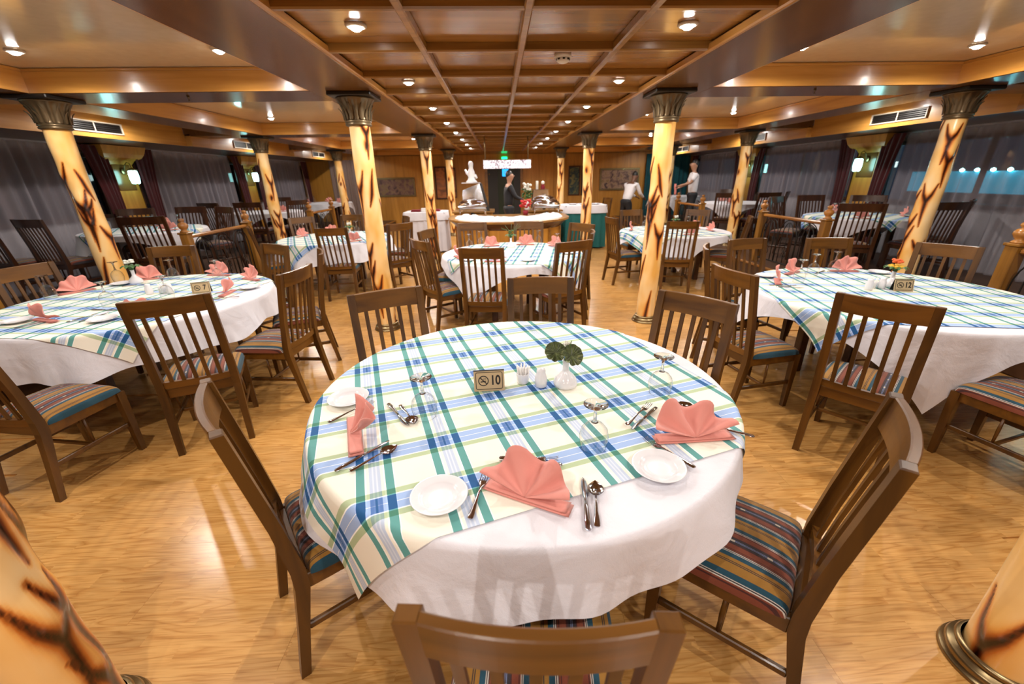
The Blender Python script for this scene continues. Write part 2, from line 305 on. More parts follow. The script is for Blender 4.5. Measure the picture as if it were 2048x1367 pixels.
# ------------------------------------------------------------------ mesh helpers
_bc = {}
def _bevbox(sx, sy, sz, bv):
    key = (round(sx, 5), round(sy, 5), round(sz, 5), round(bv, 5))
    if key in _bc: return _bc[key]
    bm = bmesh.new(); bmesh.ops.create_cube(bm, size=1)
    for v in bm.verts: v.co = Vector((v.co.x*sx, v.co.y*sy, v.co.z*sz))
    if bv > 0: bmesh.ops.bevel(bm, geom=bm.edges[:], offset=bv, segments=1, affect='EDGES')
    bm.verts.index_update()
    r = ([tuple(v.co) for v in bm.verts], [[v.index for v in f.verts] for f in bm.faces]); bm.free()
    _bc[key] = r; return r
class MB:
    def __init__(s): s.v = []; s.f = []; s.mi = []; s.sm = []
    def add(s, vs, fs, mi=0, smooth=False, mat=None):
        o = len(s.v)
        if mat is not None: vs = [tuple(mat @ Vector(v)) for v in vs]
        s.v += [tuple(v) for v in vs]; s.f += [[i+o for i in f] for f in fs]
        s.mi += [mi]*len(fs); s.sm += [smooth]*len(fs); return s
    def box(s, c, d, bv=0.0, mi=0, rot=None):
        vs, fs = _bevbox(d[0], d[1], d[2], bv)
        m = Matrix.Translation(c)
        if rot is not None: m = m @ rot
        return s.add(vs, fs, mi, False, m)
    def bb(s, x0, x1, y0, y1, z0, z1, bv=0.0, mi=0):
        return s.box(((x0+x1)/2, (y0+y1)/2, (z0+z1)/2), (x1-x0, y1-y0, z1-z0), bv, mi)
    def loft(s, rings, cap=True, mi=0, smooth=True, closed=True):
        n = len(rings[0]); vs = [p for r in rings for p in r]; fs = []
        m = n if closed else n-1
        for i in range(len(rings)-1):
            for j in range(m):
                fs.append([i*n+j, i*n+(j+1) % n, (i+1)*n+(j+1) % n, (i+1)*n+j])
        s.add(vs, fs, mi, smooth)
        if cap and closed:
            o = len(s.v)-len(vs)
            s.f.append([o+j for j in range(n)][::-1]); s.f.append([o+(len(rings)-1)*n+j for j in range(n)])
            s.mi += [mi, mi]; s.sm += [False, False]
        return s
    def lathe(s, prof, seg=24, c=(0, 0, 0), mi=0, cap=True, mat=None):
        rings = []
        for r, z in prof:
            ring = [Vector((r*math.cos(2*PI*j/seg), r*math.sin(2*PI*j/seg), z)) for j in range(seg)]
            if mat is not None: ring = [mat @ p for p in ring]
            rings.append([tuple(p+Vector(c)) for p in ring])
        return s.loft(rings, cap, mi)
    def tube(s, path, r, seg=8, mi=0, cap=True, w=None):
        # r: number or list; w: list of (width, height) for flat section
        P = [Vector(p) for p in path]; rings = []; up = Vector((0, 0, 1)); prev = None
        for i, p in enumerate(P):
            t = (P[min(i+1, len(P)-1)]-P[max(i-1, 0)]).normalized()
            a = t.cross(up) if prev is None else (prev - t*prev.dot(t))
            if a.length < 1e-4: a = t.cross(Vector((1, 0, 0)))
            a.normalize(); b = t.cross(a).normalized(); prev = a
            if w is not None: ra, rb = w[i]
            else: ra = rb = (r[i] if isinstance(r, (list, tuple)) else r)
            off = PI/4 if seg == 4 else 0
            rings.append([tuple(p + a*ra*math.cos(2*PI*j/seg+off) + b*rb*math.sin(2*PI*j/seg+off)) for j in range(seg)])
        return s.loft(rings, cap, mi, smooth=seg > 4)
    def grid(s, rows, mi=0, smooth=True): return s.loft(rows, False, mi, smooth, closed=False)
    def mesh(s, name, mats):
        me = bpy.data.meshes.new(name); me.from_pydata(s.v, [], s.f)
        for m in (mats if isinstance(mats, (list, tuple)) else [mats]): me.materials.append(m)
        me.polygons.foreach_set('material_index', s.mi); me.polygons.foreach_set('use_smooth', s.sm)
        me.update(); return me
    def build(s, name, mats, parent=None, loc=(0, 0, 0), rot=(0, 0, 0)):
        return link(name, s.mesh(name, mats), parent, loc, rot)
def link(name, me, parent=None, loc=(0, 0, 0), rot=(0, 0, 0)):
    o = bpy.data.objects.new(name, me); COL.objects.link(o); o.location = loc; o.rotation_euler = rot
    if parent: o.parent = parent
    return o
def tag(o, label=None, cat=None, group=None, kind=None):
    if label: o['label'] = label
    if cat: o['category'] = cat
    if group: o['group'] = group
    if kind: o['kind'] = kind
    return o
def thing(name, label, cat, loc=(0, 0, 0), rz=0.0, group=None):
    return tag(link(name, None, None, loc, (0, 0, rz)), label, cat, group)
def struct(name, parent=None, loc=(0, 0, 0)):
    o = link(name, None, parent, loc); o['kind'] = 'structure'; return o
def dup(root, loc, rz, label=None, group=None, scale=None):
    kids = {}
    for o in ALLKIDS(root): pass
    r = root.copy(); COL.objects.link(r); r.location = loc; r.rotation_euler = (0, 0, rz)
    if label: r['label'] = label
    if group: r['group'] = group
    if scale: r.scale = scale
    for ch in list(root.children):
        c = ch.copy(); COL.objects.link(c); c.parent = r
        for g in list(ch.children):
            d = g.copy(); COL.objects.link(d); d.parent = c
    return r
def ALLKIDS(o): return []
random.seed(7)

# ------------------------------------------------------------------ setting: floor
XL, XR, Y0, Y1 = -6.75, 7.10, -2.6, 16.0
floor = MB().bb(XL-.2, XR+.2, Y0-.2, Y1+.2, -.12, -.009).build('floor', M['floor']); floor['kind'] = 'structure'
pw, pl = 0.198, 1.29
pm = MB().box((0, 0, -.0045), (pl-.0007, pw-.0005, .009), 0.0).mesh('plank', M['floor'])
cnt = 0
row = 0; y = 0.25
while y < 7.6 and cnt < 298:
    xa, xb = (-2.6, 2.9) if y < 1.6 else ((-3.75, 4.2) if y < 6 else (-3.75, 4.2))
    off = (row*0.47 % 1.0)*pl
    x = -6.5 + off
    while x < xb:
        if x+pl > xa and x-pl/2 > -3.75 and x+pl/2 < 4.3:
            link('plank', pm, floor, (x, y, 0)); cnt += 1
        x += pl
    y += pw; row += 1
# raised platforms along both window sides (two shallow steps high)
PZ = 0.20
for nm, xa, xb in (('floor_platform', XL, -3.86), ('floor_platform', 4.28, XR)):
    pr = struct(nm); 
    MB().bb(xa, xb, Y0, Y1, 0.002, PZ).build('platform_deck', M['carpet'], pr)
    xe = xb if xa < 0 else xa
    MB().bb(xe-.02, xe+.02, Y0, Y1, PZ-.03, PZ+.004, .004).build('nosing', M['rail'], pr)

# ------------------------------------------------------------------ setting: ceiling
ZS = 2.37
CX0, CX1 = -1.09, 1.45           # coffer field
SL, SR = -1.69, 2.05             # outer edges of the inner soffits
TL_, TR_ = -4.15, 4.45           # outer edges of the trays
OL, OR = -4.68, 5.0              # outer edge of the column soffits
BL, BR = -5.50, 5.88             # window bulkheads
BEAMS = [0.75, 4.68, 8.58, 12.5]; BH = 0.265
ceil = MB().bb(XL-.2, XR+.2, Y0-.2, Y1+.2, 2.72, 2.82).build('ceiling', M['soff']); ceil['kind'] = 'structure'
for xa, xb in ((SL, CX0), (CX1, SR), (OL, TL_), (TR_, OR)):
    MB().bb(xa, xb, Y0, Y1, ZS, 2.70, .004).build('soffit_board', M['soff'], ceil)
MB().bb(CX0, CX1, 12.72+1.46, Y1, ZS, 2.6).build('soffit_board', M['soff'], ceil)
ys = [2.48+0.731*k for k in range(-6, 17)]
xs = [CX0, -0.455, 0.175, 0.80, CX1]
pmesh = {}
for i in range(4):
    wdt = xs[i+1]-xs[i]
    pmesh[i] = MB().box((0, 0, .01), (wdt-.03, .70, .02), .004).mesh('ceiling_panel', M['ceil'])
for j in range(len(ys)-1):
    for i in range(4):
        link('ceiling_panel', pmesh[i], ceil, ((xs[i]+xs[i+1])/2, (ys[j]+ys[j+1])/2, 2.425))
MB().bb(CX0, CX1, ys[0], ys[-1], 2.446, 2.60).build('coffer_backing', M['soff'], ceil)
rm = MB().box((0, 0, 0), (CX1-CX0-.02, .042, .055), .008).mesh('cross_rib', M['rib'])
for yy in ys: link('cross_rib', rm, ceil, ((CX0+CX1)/2, yy, 2.404))
for xx in xs[1:4]:
    MB().box((xx, (ys[0]+ys[-1])/2, 2.400), (.046, ys[-1]-ys[0], .055), .008).build('long_rib', M['rib'], ceil)
for xx, s in ((CX0, 1), (CX1, -1)):
    MB().box((xx+s*.016, (ys[0]+ys[-1])/2, 2.392), (.034, ys[-1]-ys[0], .05), .008).build('edge_moulding', M['fascia_y'], ceil)
MB().bb(CX0, CX1, Y0, ys[0], ZS, 2.6).build('soffit_board', M['soff'], ceil)
# trays between the soffits, crossed by beams
edges = [Y0] + [v for b in BEAMS for v in (b-BH, b+BH)] + [Y1-.4, Y1]
for (xa, xb) in ((TL_, SL), (SR, TR_)):
    for b in BEAMS:
        MB().bb(xa, xb, b-BH, b+BH, ZS+.001, 2.62, .004).build('cross_beam', M['soff'], ceil)
    bays = [(Y0, BEAMS[0]-BH)] + [(BEAMS[i]+BH, BEAMS[i+1]-BH) for i in range(3)] + [(BEAMS[3]+BH, Y1-.3)]
    MB().bb(xa, xb, Y1-.3, Y1, ZS, 2.62).build('cross_beam', M['soff'], ceil)
    for (ya, yb) in bays:
        MB().bb(xa-.02, xb+.02, ya-.02, yb+.02, 2.56, 2.60).build('tray_panel', M['tray'], ceil)
        # lit fascia boards round the tray, with a small crown strip at the top
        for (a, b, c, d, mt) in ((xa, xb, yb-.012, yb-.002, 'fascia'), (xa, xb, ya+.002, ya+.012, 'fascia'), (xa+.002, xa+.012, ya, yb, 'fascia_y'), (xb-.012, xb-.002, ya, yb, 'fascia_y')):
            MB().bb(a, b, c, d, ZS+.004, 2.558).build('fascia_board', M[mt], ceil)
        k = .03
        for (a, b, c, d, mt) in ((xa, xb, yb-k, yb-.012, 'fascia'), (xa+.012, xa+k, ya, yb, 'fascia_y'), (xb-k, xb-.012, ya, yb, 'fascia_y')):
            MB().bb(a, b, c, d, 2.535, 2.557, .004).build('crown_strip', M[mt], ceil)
# outer bays, bulkheads and outer soffits
for sgn, xo, xb, xw in ((-1, OL, BL, XL), (1, OR, BR, XR)):
    lo, hi = min(xo, xb), max(xo, xb)
    MB().bb(lo, hi, Y0, Y1, 2.52, 2.56).build('tray_panel', M['ceil'], ceil)
    for b in BEAMS:
        MB().bb(lo, hi, b-BH, b+BH, ZS+.002, 2.54, .004).build('cross_beam', M['soff'], ceil)
    lo2, hi2 = min(xb+sgn*.031, xw), max(xb+sgn*.031, xw)
    MB().bb(lo2, hi2, Y0, Y1, 2.225, 2.30).build('window_soffit', M['darkwood'], ceil)
    ye = [Y0] + [v for b in BEAMS for v in (b-BH, b+BH)] + [Y1]
    for i in range(0, len(ye), 2):
        ya, yb = ye[i], ye[i+1]
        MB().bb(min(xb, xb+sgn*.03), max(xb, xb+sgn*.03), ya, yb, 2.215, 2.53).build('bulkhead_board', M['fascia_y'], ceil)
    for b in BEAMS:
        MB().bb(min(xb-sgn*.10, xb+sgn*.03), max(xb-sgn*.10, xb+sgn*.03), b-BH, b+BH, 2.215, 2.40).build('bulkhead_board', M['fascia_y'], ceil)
# ------------------------------------------------------------------ walls
wl = MB().bb(XL-.12, XL, Y0, Y1, 0, 2.35).build('wall_left', M['linen']); wl['kind'] = 'structure'
wr = MB().bb(XR, XR+.12, Y0, Y1, 0, 1.12); 
wr.bb(XR, XR+.12, Y0, Y1, 2.05, 2.35)
for a, b in ((Y0, .5), (3.7, 4.55), (7.75, 8.45), (11.65, 12.35), (15.5, Y1)): wr.bb(XR, XR+.12, a, b, 1.12, 2.05)
wr = wr.build('wall_right', M['linen']); wr['kind'] = 'structure'
wb = MB().bb(XL, XR, Y1, Y1+.12, 0, 2.72).build('wall_back', M['wallwood']); wb['kind'] = 'structure'
wf = MB().bb(XL, XR, Y0-.12, Y0, 0, 2.72).build('wall_front', M['wallwood']); wf['kind'] = 'structure'
for i, (a, b) in enumerate([(-6.7, -5.0), (-4.98, -2.75), (-2.73, -1.6), (-1.58, -.42), (.90, 2.0), (2.02, 3.4), (3.42, 5.3), (5.32, 7.0)]):
    MB().bb(a, b, Y1-.02, Y1-.002, .02, 2.36, .004).build('wood_panel', M['wallwood'], wb)
wn = 0
for side, X in ((-1, XL), (1, XR)):
    for a, b in ((.5, 3.7), (4.55, 7.75), (8.45, 11.65), (12.35, 15.5)):
        wn += 1
        wd = struct('window_%d' % wn)
        xi = X - side*.02
        fr = MB()
        for (ya, yb, za, zb) in ((a, b, 1.08, 1.14), (a, b, 2.02, 2.08), (a, a+.06, 1.14, 2.02), (b-.06, b, 1.14, 2.02), ((a+b)/2-.03, (a+b)/2+.03, 1.14, 2.02)):
            fr.bb(min(xi, xi-side*.04), max(xi, xi-side*.04), ya, yb, za, zb)
        fr.build('window_frame', M['darkwood'], wd)
        for ya, yb in ((a+.06, (a+b)/2-.03), ((a+b)/2+.03, b-.06)):
            MB().bb(xi-.006, xi+.002, ya, yb, 1.14, 2.02).build('pane', M['thin'] if side > 0 else M['nightglass'], wd)
tn = 0
def pilaster(x, y, side):
    global tn; tn += 1
    p = struct('trim_%d' % tn)
    s = -side
    MB().bb(min(x, x+s*.16), max(x, x+s*.16), y-.26, y+.26, PZ, 1.95, .006).build('pilaster_board', M['wallwood'], p)
    MB().bb(min(x, x+s*.168), max(x, x+s*.168), y-.19, y+.19, 1.5, 1.93, .01).build('upper_panel', M['soff'], p)
    prof = [(1.93, .26), (1.99, .30), (2.03, .38), (2.09, .42), (2.215, .46)]
    rings = [[(x, y-w, z), (x+s*(.16+(w-.26)*.9), y-w, z), (x+s*(.16+(w-.26)*.9), y+w, z), (x, y+w, z)] for z, w in prof]
    MB().loft(rings, True, 0, False).build('bracket', M['wallwood'], p)
for y in (4.2, 8.1, 12.0): pilaster(XL, y, -1); pilaster(XR, y, 1)

# curtains: a pleated sheet hanging along a wall
def curtain(name, label, cat, X, ya, yb, z0, z1, mat, amp=.045, wl_=.19, group=None, pull=0.0, pulltop=0.0, n=None):
    n = n or int((yb-ya)/0.02); rows = []
    for k in range(9):
        t = k/8; z = z1+(z0-z1)*t; r = []
        for i in range(n+1):
            u = i/n; sq = pull*math.sin(t*PI*0.85)
            yy = ya+(yb-ya)*(u*(1-sq) + sq*pulltop)
            a = amp*(0.55+0.45*t)*(1+.4*math.sin(u*23))
            r.append((X + a*math.sin(2*PI*(u*(yb-ya)/wl_)+1.1*math.sin(u*9)) + .3*a*math.sin(u*57), yy, z))
        rows.append(r)
    o = MB().grid(rows).build(name, mat); return tag(o, label, cat, group)
bays = {'front': (4.45, 7.8), 'middle': (8.4, 11.7), 'rear': (12.3, 15.5)}
for side, X, sn in ((-1, XL+.14, 'left'), (1, XR-.14, 'right')):
    for bn, (a, b) in bays.items():
        curtain('sheer_curtain', 'grey sheer curtain over the %s window of the %s wall' % (bn, sn), 'curtain', X, a+.35, b-.35, PZ+.01, 2.19, M['sheer'])
        for q, (ya, yb, pt) in (('near', (a-.02, a+.42, 0.0)), ('far', (b-.42, b+.02, 1.0))):
            curtain('red_drape', 'dark red drape at the %s edge of the %s window on the %s wall' % (q, bn, sn), 'curtain', X-side*-.0+(-side)*.09, ya, yb, PZ+.01, 2.2, M['drape'], .03, .11, None, .35, pt)
    curtain('sheer_curtain', 'grey sheer curtain beside the camera on the %s wall, before the first pilaster' % sn, 'curtain', X, .6, 3.85, PZ+.01, 2.19, M['sheer'])
curtain('teal_drape', 'teal drape hanging at the right end of the wooden back wall', 'curtain', 0, 0, .55, .02, 2.3, M['tealdrape']).matrix_world = Matrix.Translation((5.35, Y1-.12, 0)) @ Matrix.Rotation(-PI/2, 4, 'Z')
curtain('teal_drape', 'teal drape on the back wall just right of the landscape picture', 'curtain', 0, 0, .85, .02, 2.3, M['tealdrape']).matrix_world = Matrix.Translation((6.1, Y1-.12, 0)) @ Matrix.Rotation(-PI/2, 4, 'Z')
curtain('grey_drape', 'grey drape hanging at the left end of the wooden back wall', 'curtain', 0, 0, 1.1, .02, 2.25, M['sheer']).matrix_world = Matrix.Translation((-5.9, Y1-.12, 0)) @ Matrix.Rotation(-PI/2, 4, 'Z')

# neighbouring boat seen at night through the right window
nb = thing('neighbouring_boat', 'teal lit deck of a neighbouring boat outside the right window', 'boat', (9.4, 6.2, 0))
MB().bb(-.05, .05, -1.0, 3.4, 1.18, 1.58).build('deck_awning', M['boatdeck'], nb)
MB().bb(.1, .2, -1.2, 3.6, .2, 1.15).build('hull', M['black'], nb)
for k in range(8):
    MB().lathe([(.0, -.035), (.03, -.02), (.04, 0), (.03, .02), (0, .035)], 10).build('deck_lamp', M['boatlamp'], nb, (-.09, .35+k*.28, 1.60))

# ------------------------------------------------------------------ downlights
lamp_data = bpy.data.lights.new('halogen', 'SPOT'); lamp_data.energy = LAMP_W; lamp_data.color = LAMP_COL
lamp_data.spot_size = math.radians(172); lamp_data.spot_blend = 0.55; lamp_data.shadow_soft_size = 0.022
lamp_out = bpy.data.lights.new('halogen_side', 'SPOT'); lamp_out.energy = LAMP_W*0.8; lamp_out.color = LAMP_COL
lamp_out.spot_size = math.radians(176); lamp_out.spot_blend = 0.3; lamp_out.shadow_soft_size = 0.022
ring_me = MB().lathe([(.040, 0), (.056, 0), (.060, -.006), (.056, -.014), (.044, -.018), (.040, -.012), (.040, 0)], 20, cap=False).mesh('trim_ring', M['ventw'])
bulb_me = MB().lathe([(.0, -.034), (.018, -.032), (.032, -.022), (.039, 0)], 16, cap=False).mesh('bulb', M['bulb'])
def downlight(x, y, z, label, data=lamp_data):
    t = thing('ceiling_spotlight', label, 'ceiling light', (x, y, z), 0, 'recessed ceiling spotlights')
    link('trim_ring', ring_me, t); link('bulb', bulb_me, t)
    l = link('halogen_light', data, t, (0, 0, -.050))
ORD = ['first', 'second', 'third', 'fourth', 'fifth', 'sixth', 'seventh', 'eighth', 'ninth', 'tenth']
ROWY = [2.48+.731*(.5+2*k) for k in range(0, 8)]
for k, yy in enumerate(ROWY):
    for x, s in ((-.772, 'left'), (1.125, 'right')):
        downlight(x, yy, 2.424, 'round halogen spotlight, %s from the front in the %s row of the panelled ceiling' % (ORD[k], s))
for yy in (-.05, -1.5):
    for x in (-.772, 1.125): downlight(x, yy-.03 if yy > -1 else yy, 2.424, 'halogen spotlight in the panelled ceiling behind the camera, %s %s' % ('nearer' if yy > -1 else 'farther', 'left' if x < 0 else 'right'))
TRY = [('first', 3.85), ('second', 7.6), ('third', 11.6)]
for nm, yy in TRY:
    for (x, s) in ((-3.6, 'outer left'), (-2.1, 'inner left'), (2.48, 'inner right'), (3.95, 'outer right')):
        downlight(x, yy, 2.559, 'halogen spotlight at the far end of the %s cream ceiling tray, %s' % (nm, s))
for yy in (1.7,):
    for (x, s) in ((-3.3, 'left'), (-2.1, 'inner left'), (2.48, 'inner right'), (3.75, 'right')):
        downlight(x, yy, 2.559, 'halogen spotlight above the frame edge in the first cream tray, %s' % s)
for nm, yy in (('first', 6.6), ('second', 10.5), ('third', 14.2)):
    for (x, s) in ((-5.05, 'left'), (5.45, 'right')):
        downlight(x, yy, 2.519, 'halogen spotlight in the narrow %s ceiling strip by the %s air vent' % (s, nm), lamp_out)

# smoke detector on the second panel
t = thing('smoke_detector', 'round white smoke detector on the panelled ceiling', 'smoke detector', (.49, 3.47, 2.424))
MB().lathe([(.0, 0), (.06, 0), (.062, -.02), (.05, -.028)], 24, cap=False).build('base', M['white'], t)
MB().lathe([(.046, -.028), (.046, -.044), (.03, -.055), (0, -.056)], 24, cap=False).build('sensor_cap', M['white'], t)
for k in range(8):
    a = k*PI/4; MB().box((.047*math.cos(a), .047*math.sin(a), -.036), (.006, .016, .010), 0, 0, Matrix.Rotation(a, 4, 'Z')).build('slot', M['black'], t)
for (x, y, s) in ((-2.9, 4.6, 'left'), (3.15, 4.55, 'right'), (.78, 5.2, 'centre')):
    t = thing('sprinkler_head', 'small dark sprinkler head on the %s ceiling' % {'left': 'left cross beam of the', 'right': 'right cross beam of the', 'centre': 'central panelled'}[s], 'sprinkler', (x, y, ZS+(.001 if s != 'centre' else .054)))
    MB().lathe([(0.012, 0), (.014, -.012), (.005, -.016), (.005, -.036), (.016, -.038), (.016, -.041), (0, -.042)], 12).build('sprinkler', M['bronze'], t)

# air vents on the bulkheads
for sgn, X, sn in ((1, BL, 'left'), (-1, BR, 'right')):
    for nm, yc in (('nearest', 6.55), ('middle', 10.2), ('farthest', 14.1)):
        t = thing('air_vent', '%s cream air vent on the %s window bulkhead' % (nm, sn), 'vent', (X, yc, 2.345))
        W_ = .92
        fr = MB()
        for ya, yb, za, zb in ((-W_/2, W_/2, .055, .072), (-W_/2, W_/2, -.072, -.055), (-W_/2, -W_/2+.02, -.055, .055), (W_/2-.02, W_/2, -.055, .055), (-.01, .01, -.055, .055)):
            fr.bb(min(0, sgn*.02), max(0, sgn*.02), ya, yb, za, zb, .002)
        fr.build('frame', M['ventw'], t)
        MB().bb(min(0, sgn*.004), max(0, sgn*.004), -W_/2+.02, W_/2-.02, -.055, .055).build('dark_opening', M['black'], t)
        for k in range(4): MB().box((sgn*.012, 0, -.036+k*.024), (.014, W_-.05, .003), 0, 0, Matrix.Rotation(.6*sgn, 4, 'Y')).build('louvre', M['iron'], t)

# wall sconces
for side, X, sn in ((-1, XL, 'left'), (1, XR, 'right')):
    for yy, nm in ((4.2, 'nearest'), (8.1, 'middle'), (12.0, 'farthest')):
        s = -side
        t = thing('wall_sconce', 'glowing glass wall lantern on the %s pilaster of the %s wall' % (nm, sn), 'wall lamp', (X+s*.175, yy, 1.72))
        MB().lathe([(0, 0), (.05, 0), (.055, .01), (.04, .02), (0, .022)], 16, mat=Matrix.Rotation(s*PI/2, 4, 'Y')).build('wall_plate', M['brass'], t, (0, 0, .1))
        arm = [(s*.02, 0, .1), (s*.06, 0, .2), (s*.11, 0, .24), (s*.15, 0, .22), (s*.16, 0, .15)]
        MB().tube(arm, .008, 8).build('arm', M['brass'], t)
        pts = MB()
        for k in range(5):
            a = k*2*PI/5
            pts.lathe([(0, -.11), (.022, -.10), (.034, -.03), (.034, .05), (.026, .10), (.0, .11)], 10, (s*.16+.038*math.cos(a), .038*math.sin(a), 0))
        pts.build('lamp_shade', M['sconce'], t)
        MB().lathe([(.0, .13), (.02, .13), (.07, .10), (.078, .095), (.07, .092), (.0, .095)], 16, (s*.16, 0, .02)).build('cap', M['brass'], t)
        l = bpy.data.lights.new('sconce_light', 'POINT'); l.energy = 0.35; l.color = (.75, 1, .98); l.shadow_soft_size = .05
        link('sconce_light', l, t, (s*.29, 0, 0))

# ------------------------------------------------------------------ tree-like painted columns
def column_mesh(seed, H=2.03):
    rnd = random.Random(seed); nseg, nh = 72, 210; R = .098
    th = np.linspace(0, 2*PI, nseg, endpoint=False); zz = np.linspace(0, H, nh)
    T, Z = np.meshgrid(th, zz)
    D = np.zeros_like(T); Bp = np.zeros_like(T)
    def stroke(pts, w):
        nonlocal D
        for (a0, z0, w0), (a1, z1, w1) in zip(pts[:-1], pts[1:]):
            for s in np.linspace(0, 1, 10):
                a = a0+(a1-a0)*s; z = z0+(z1-z0)*s; ww = w0+(w1-w0)*s
                da = (T-a+PI) % (2*PI)-PI
                D = np.maximum(D, np.exp(-(np.sqrt((da*R)**2+((Z-z)*.6)**2)/(1.75*ww))**1.5))
    z = .12
    while z < H-.1:
        k = rnd.choice([2, 3])
        for q in range(k):
            a = rnd.uniform(0, 2*PI); zc = z+rnd.uniform(-.04, .06); kind = rnd.random(); ar = rnd.uniform(.12, .24); s = rnd.choice([-1, 1])
            if kind < .55:   # Y shaped crotch where a branch leaves the trunk
                for d in (-1, 1):
                    stroke([(a, zc, .013), (a+d*.35, zc+ar*.35, .008), (a+d*.62, zc+ar*.9, .0035)], 1)
                stroke([(a, zc, .013), (a+.03*s, zc-ar*.6, .008), (a+.12*s, zc-ar*1.3, .003)], 1)
                Bp += .012*np.exp(-(((((T-a+PI) % (2*PI))-PI)*R/.05)**2+((Z-zc-.09)/.08)**2))
            elif kind < .85:  # a long slanting crack
                stroke([(a, zc+ar, .003), (a+.25*s, zc+.3*ar, .008), (a+.40*s, zc-.3*ar, .010), (a+.75*s, zc-ar, .003)], 1)
            else:
                stroke([(a, zc, .015), (a+.1*s, zc-.03, .009)], 1)
        z += rnd.uniform(.19, .27)
    Rr = R*(1.06-.08*Z/H) + Bp - .006*D + .004*np.sin(2*T+5*Z) + .003*np.sin(3*T-7*Z+seed)
    X = Rr*np.cos(T); Y = Rr*np.sin(T)
    V = np.stack([X, Y, Z], -1).reshape(-1, 3)
    F = []
    for i in range(nh-1):
        for j in range(nseg):
            F.append((i*nseg+j, i*nseg+(j+1) % nseg, (i+1)*nseg+(j+1) % nseg, (i+1)*nseg+j))
    me = bpy.data.meshes.new('shaft'); me.from_pydata(V.tolist(), [], F); me.materials.append(M['column'])
    me.polygons.foreach_set('use_smooth', [True]*len(F))
    ca = me.color_attributes.new('Col', 'FLOAT_COLOR', 'POINT')
    d = D.reshape(-1); ca.data.foreach_set('color', np.stack([d, d, d, np.ones_like(d)], -1).reshape(-1))
    me.update(); return me
shafts = [column_mesh(s) for s in (3, 11, 23)]
cap_me = []
def capital():
    seg = 64; rings = []
    prof = [(.108, 0.0, 0), (.128, .008, 0), (.130, .022, 0), (.118, .03, 0), (.130, .038, 0), (.130, .052, 0), (.120, .060, 0), (.124, .085, 1), (.126, .14, 1), (.136, .19, 1), (.158, .235, 1), (.178, .262, .5), (.186, .272, 0), (.186, .285, 0)]
    for r, z, k in prof:
        rings.append([((r+k*.007*math.cos(16*a))*math.cos(a), (r+k*.007*math.cos(16*a))*math.sin(a), z) for a in [2*PI*j/seg for j in range(seg)]])
    return MB().loft(rings).mesh('capital', M['bronze'])
cap_me = capital()
lf = MB()
for k in range(16):
    a = 2*PI*k/16; big = k % 2 == 0; h = .17 if big else .12
    ring = []
    for t in range(7):
        u = t/6; w = .020*math.sin(PI*min(1, .25+u*.75))*(1 if big else .8); z = .062+h*u; r = .128+.012*u+.03*u**4
        ring.append([(math.cos(a)*r - math.sin(a)*w, math.sin(a)*r + math.cos(a)*w, z), (math.cos(a)*(r+.01), math.sin(a)*(r+.01), z), (math.cos(a)*r + math.sin(a)*w, math.sin(a)*r - math.cos(a)*w, z)])
    lf.grid(ring)
leafs_me = lf.mesh('acanthus_leaves', M['bronze'])
ab_me = MB().box((0, 0, .0175), (.40, .40, .035), .008).mesh('abacus', M['black'])
base_me = MB().lathe([(.110, .075), (.118, .072), (.124, .062), (.118, .052), (.118, .048), (.136, .044), (.142, .030), (.136, .018), (.150, .014), (.154, .004), (.150, 0), (.1, 0)], 40, cap=False).mesh('base_ring', M['brass'])
COLS = [(-1.36, .80, 0, 'in the near left corner beside the camera', 0, 2.9), (1.70, .82, 0, 'in the near right corner beside the camera', 1, .3),
        (-1.35, 4.60, 0, 'left inner row, behind the front centre table', 2, .6), (1.71, 4.60, 0, 'right inner row, behind the front centre table', 1, 3.6),
        (-1.36, 8.62, 0, 'left of the buffet counter', 0, 1.1), (1.76, 8.62, 0, 'right of the buffet counter', 2, 4.0),
        (-1.40, 12.95, 0, 'left inner row, nearest the back wall', 1, 2.0), (1.84, 12.95, 0, 'right inner row, nearest the back wall', 0, 5.0),
        (-4.19, 4.58, PZ, 'behind the front left table at the platform edge', 1, 5.1), (4.80, 4.63, PZ, 'behind the front right table at the platform edge', 0, 4.6),
        (-4.36, 8.55, PZ, 'second along the left platform edge', 2, 2.2), (4.86, 8.62, PZ, 'second along the right platform edge', 1, 1.0),
        (-4.42, 12.6, PZ, 'third along the left platform edge', 0, 3.0), (4.95, 12.6, PZ, 'third along the right platform edge', 2, 1.0)]
for x, y, z, lab, k, rz in COLS:
    t = thing('column', 'cream column painted like a tree trunk, ' + lab, 'column', (x, y, z), rz)
    t['kind'] = 'thing'; b = link('base_ring', base_me, t); b['label'] = 'brass base ring'
    sh = link('shaft', shafts[k], t, (0, 0, .02)); sh.scale = (1, 1, (2.115-z-.02)/2.03)
    cp = link('capital', cap_me, t, (0, 0, 2.098-z)); cp.scale = (.95, .95, .84); cp['label'] = 'bronze leaf capital'
    link('acanthus_leaves', leafs_me, cp)
    ab = link('abacus', ab_me, t, (0, 0, 2.336-z), (0, 0, -rz))

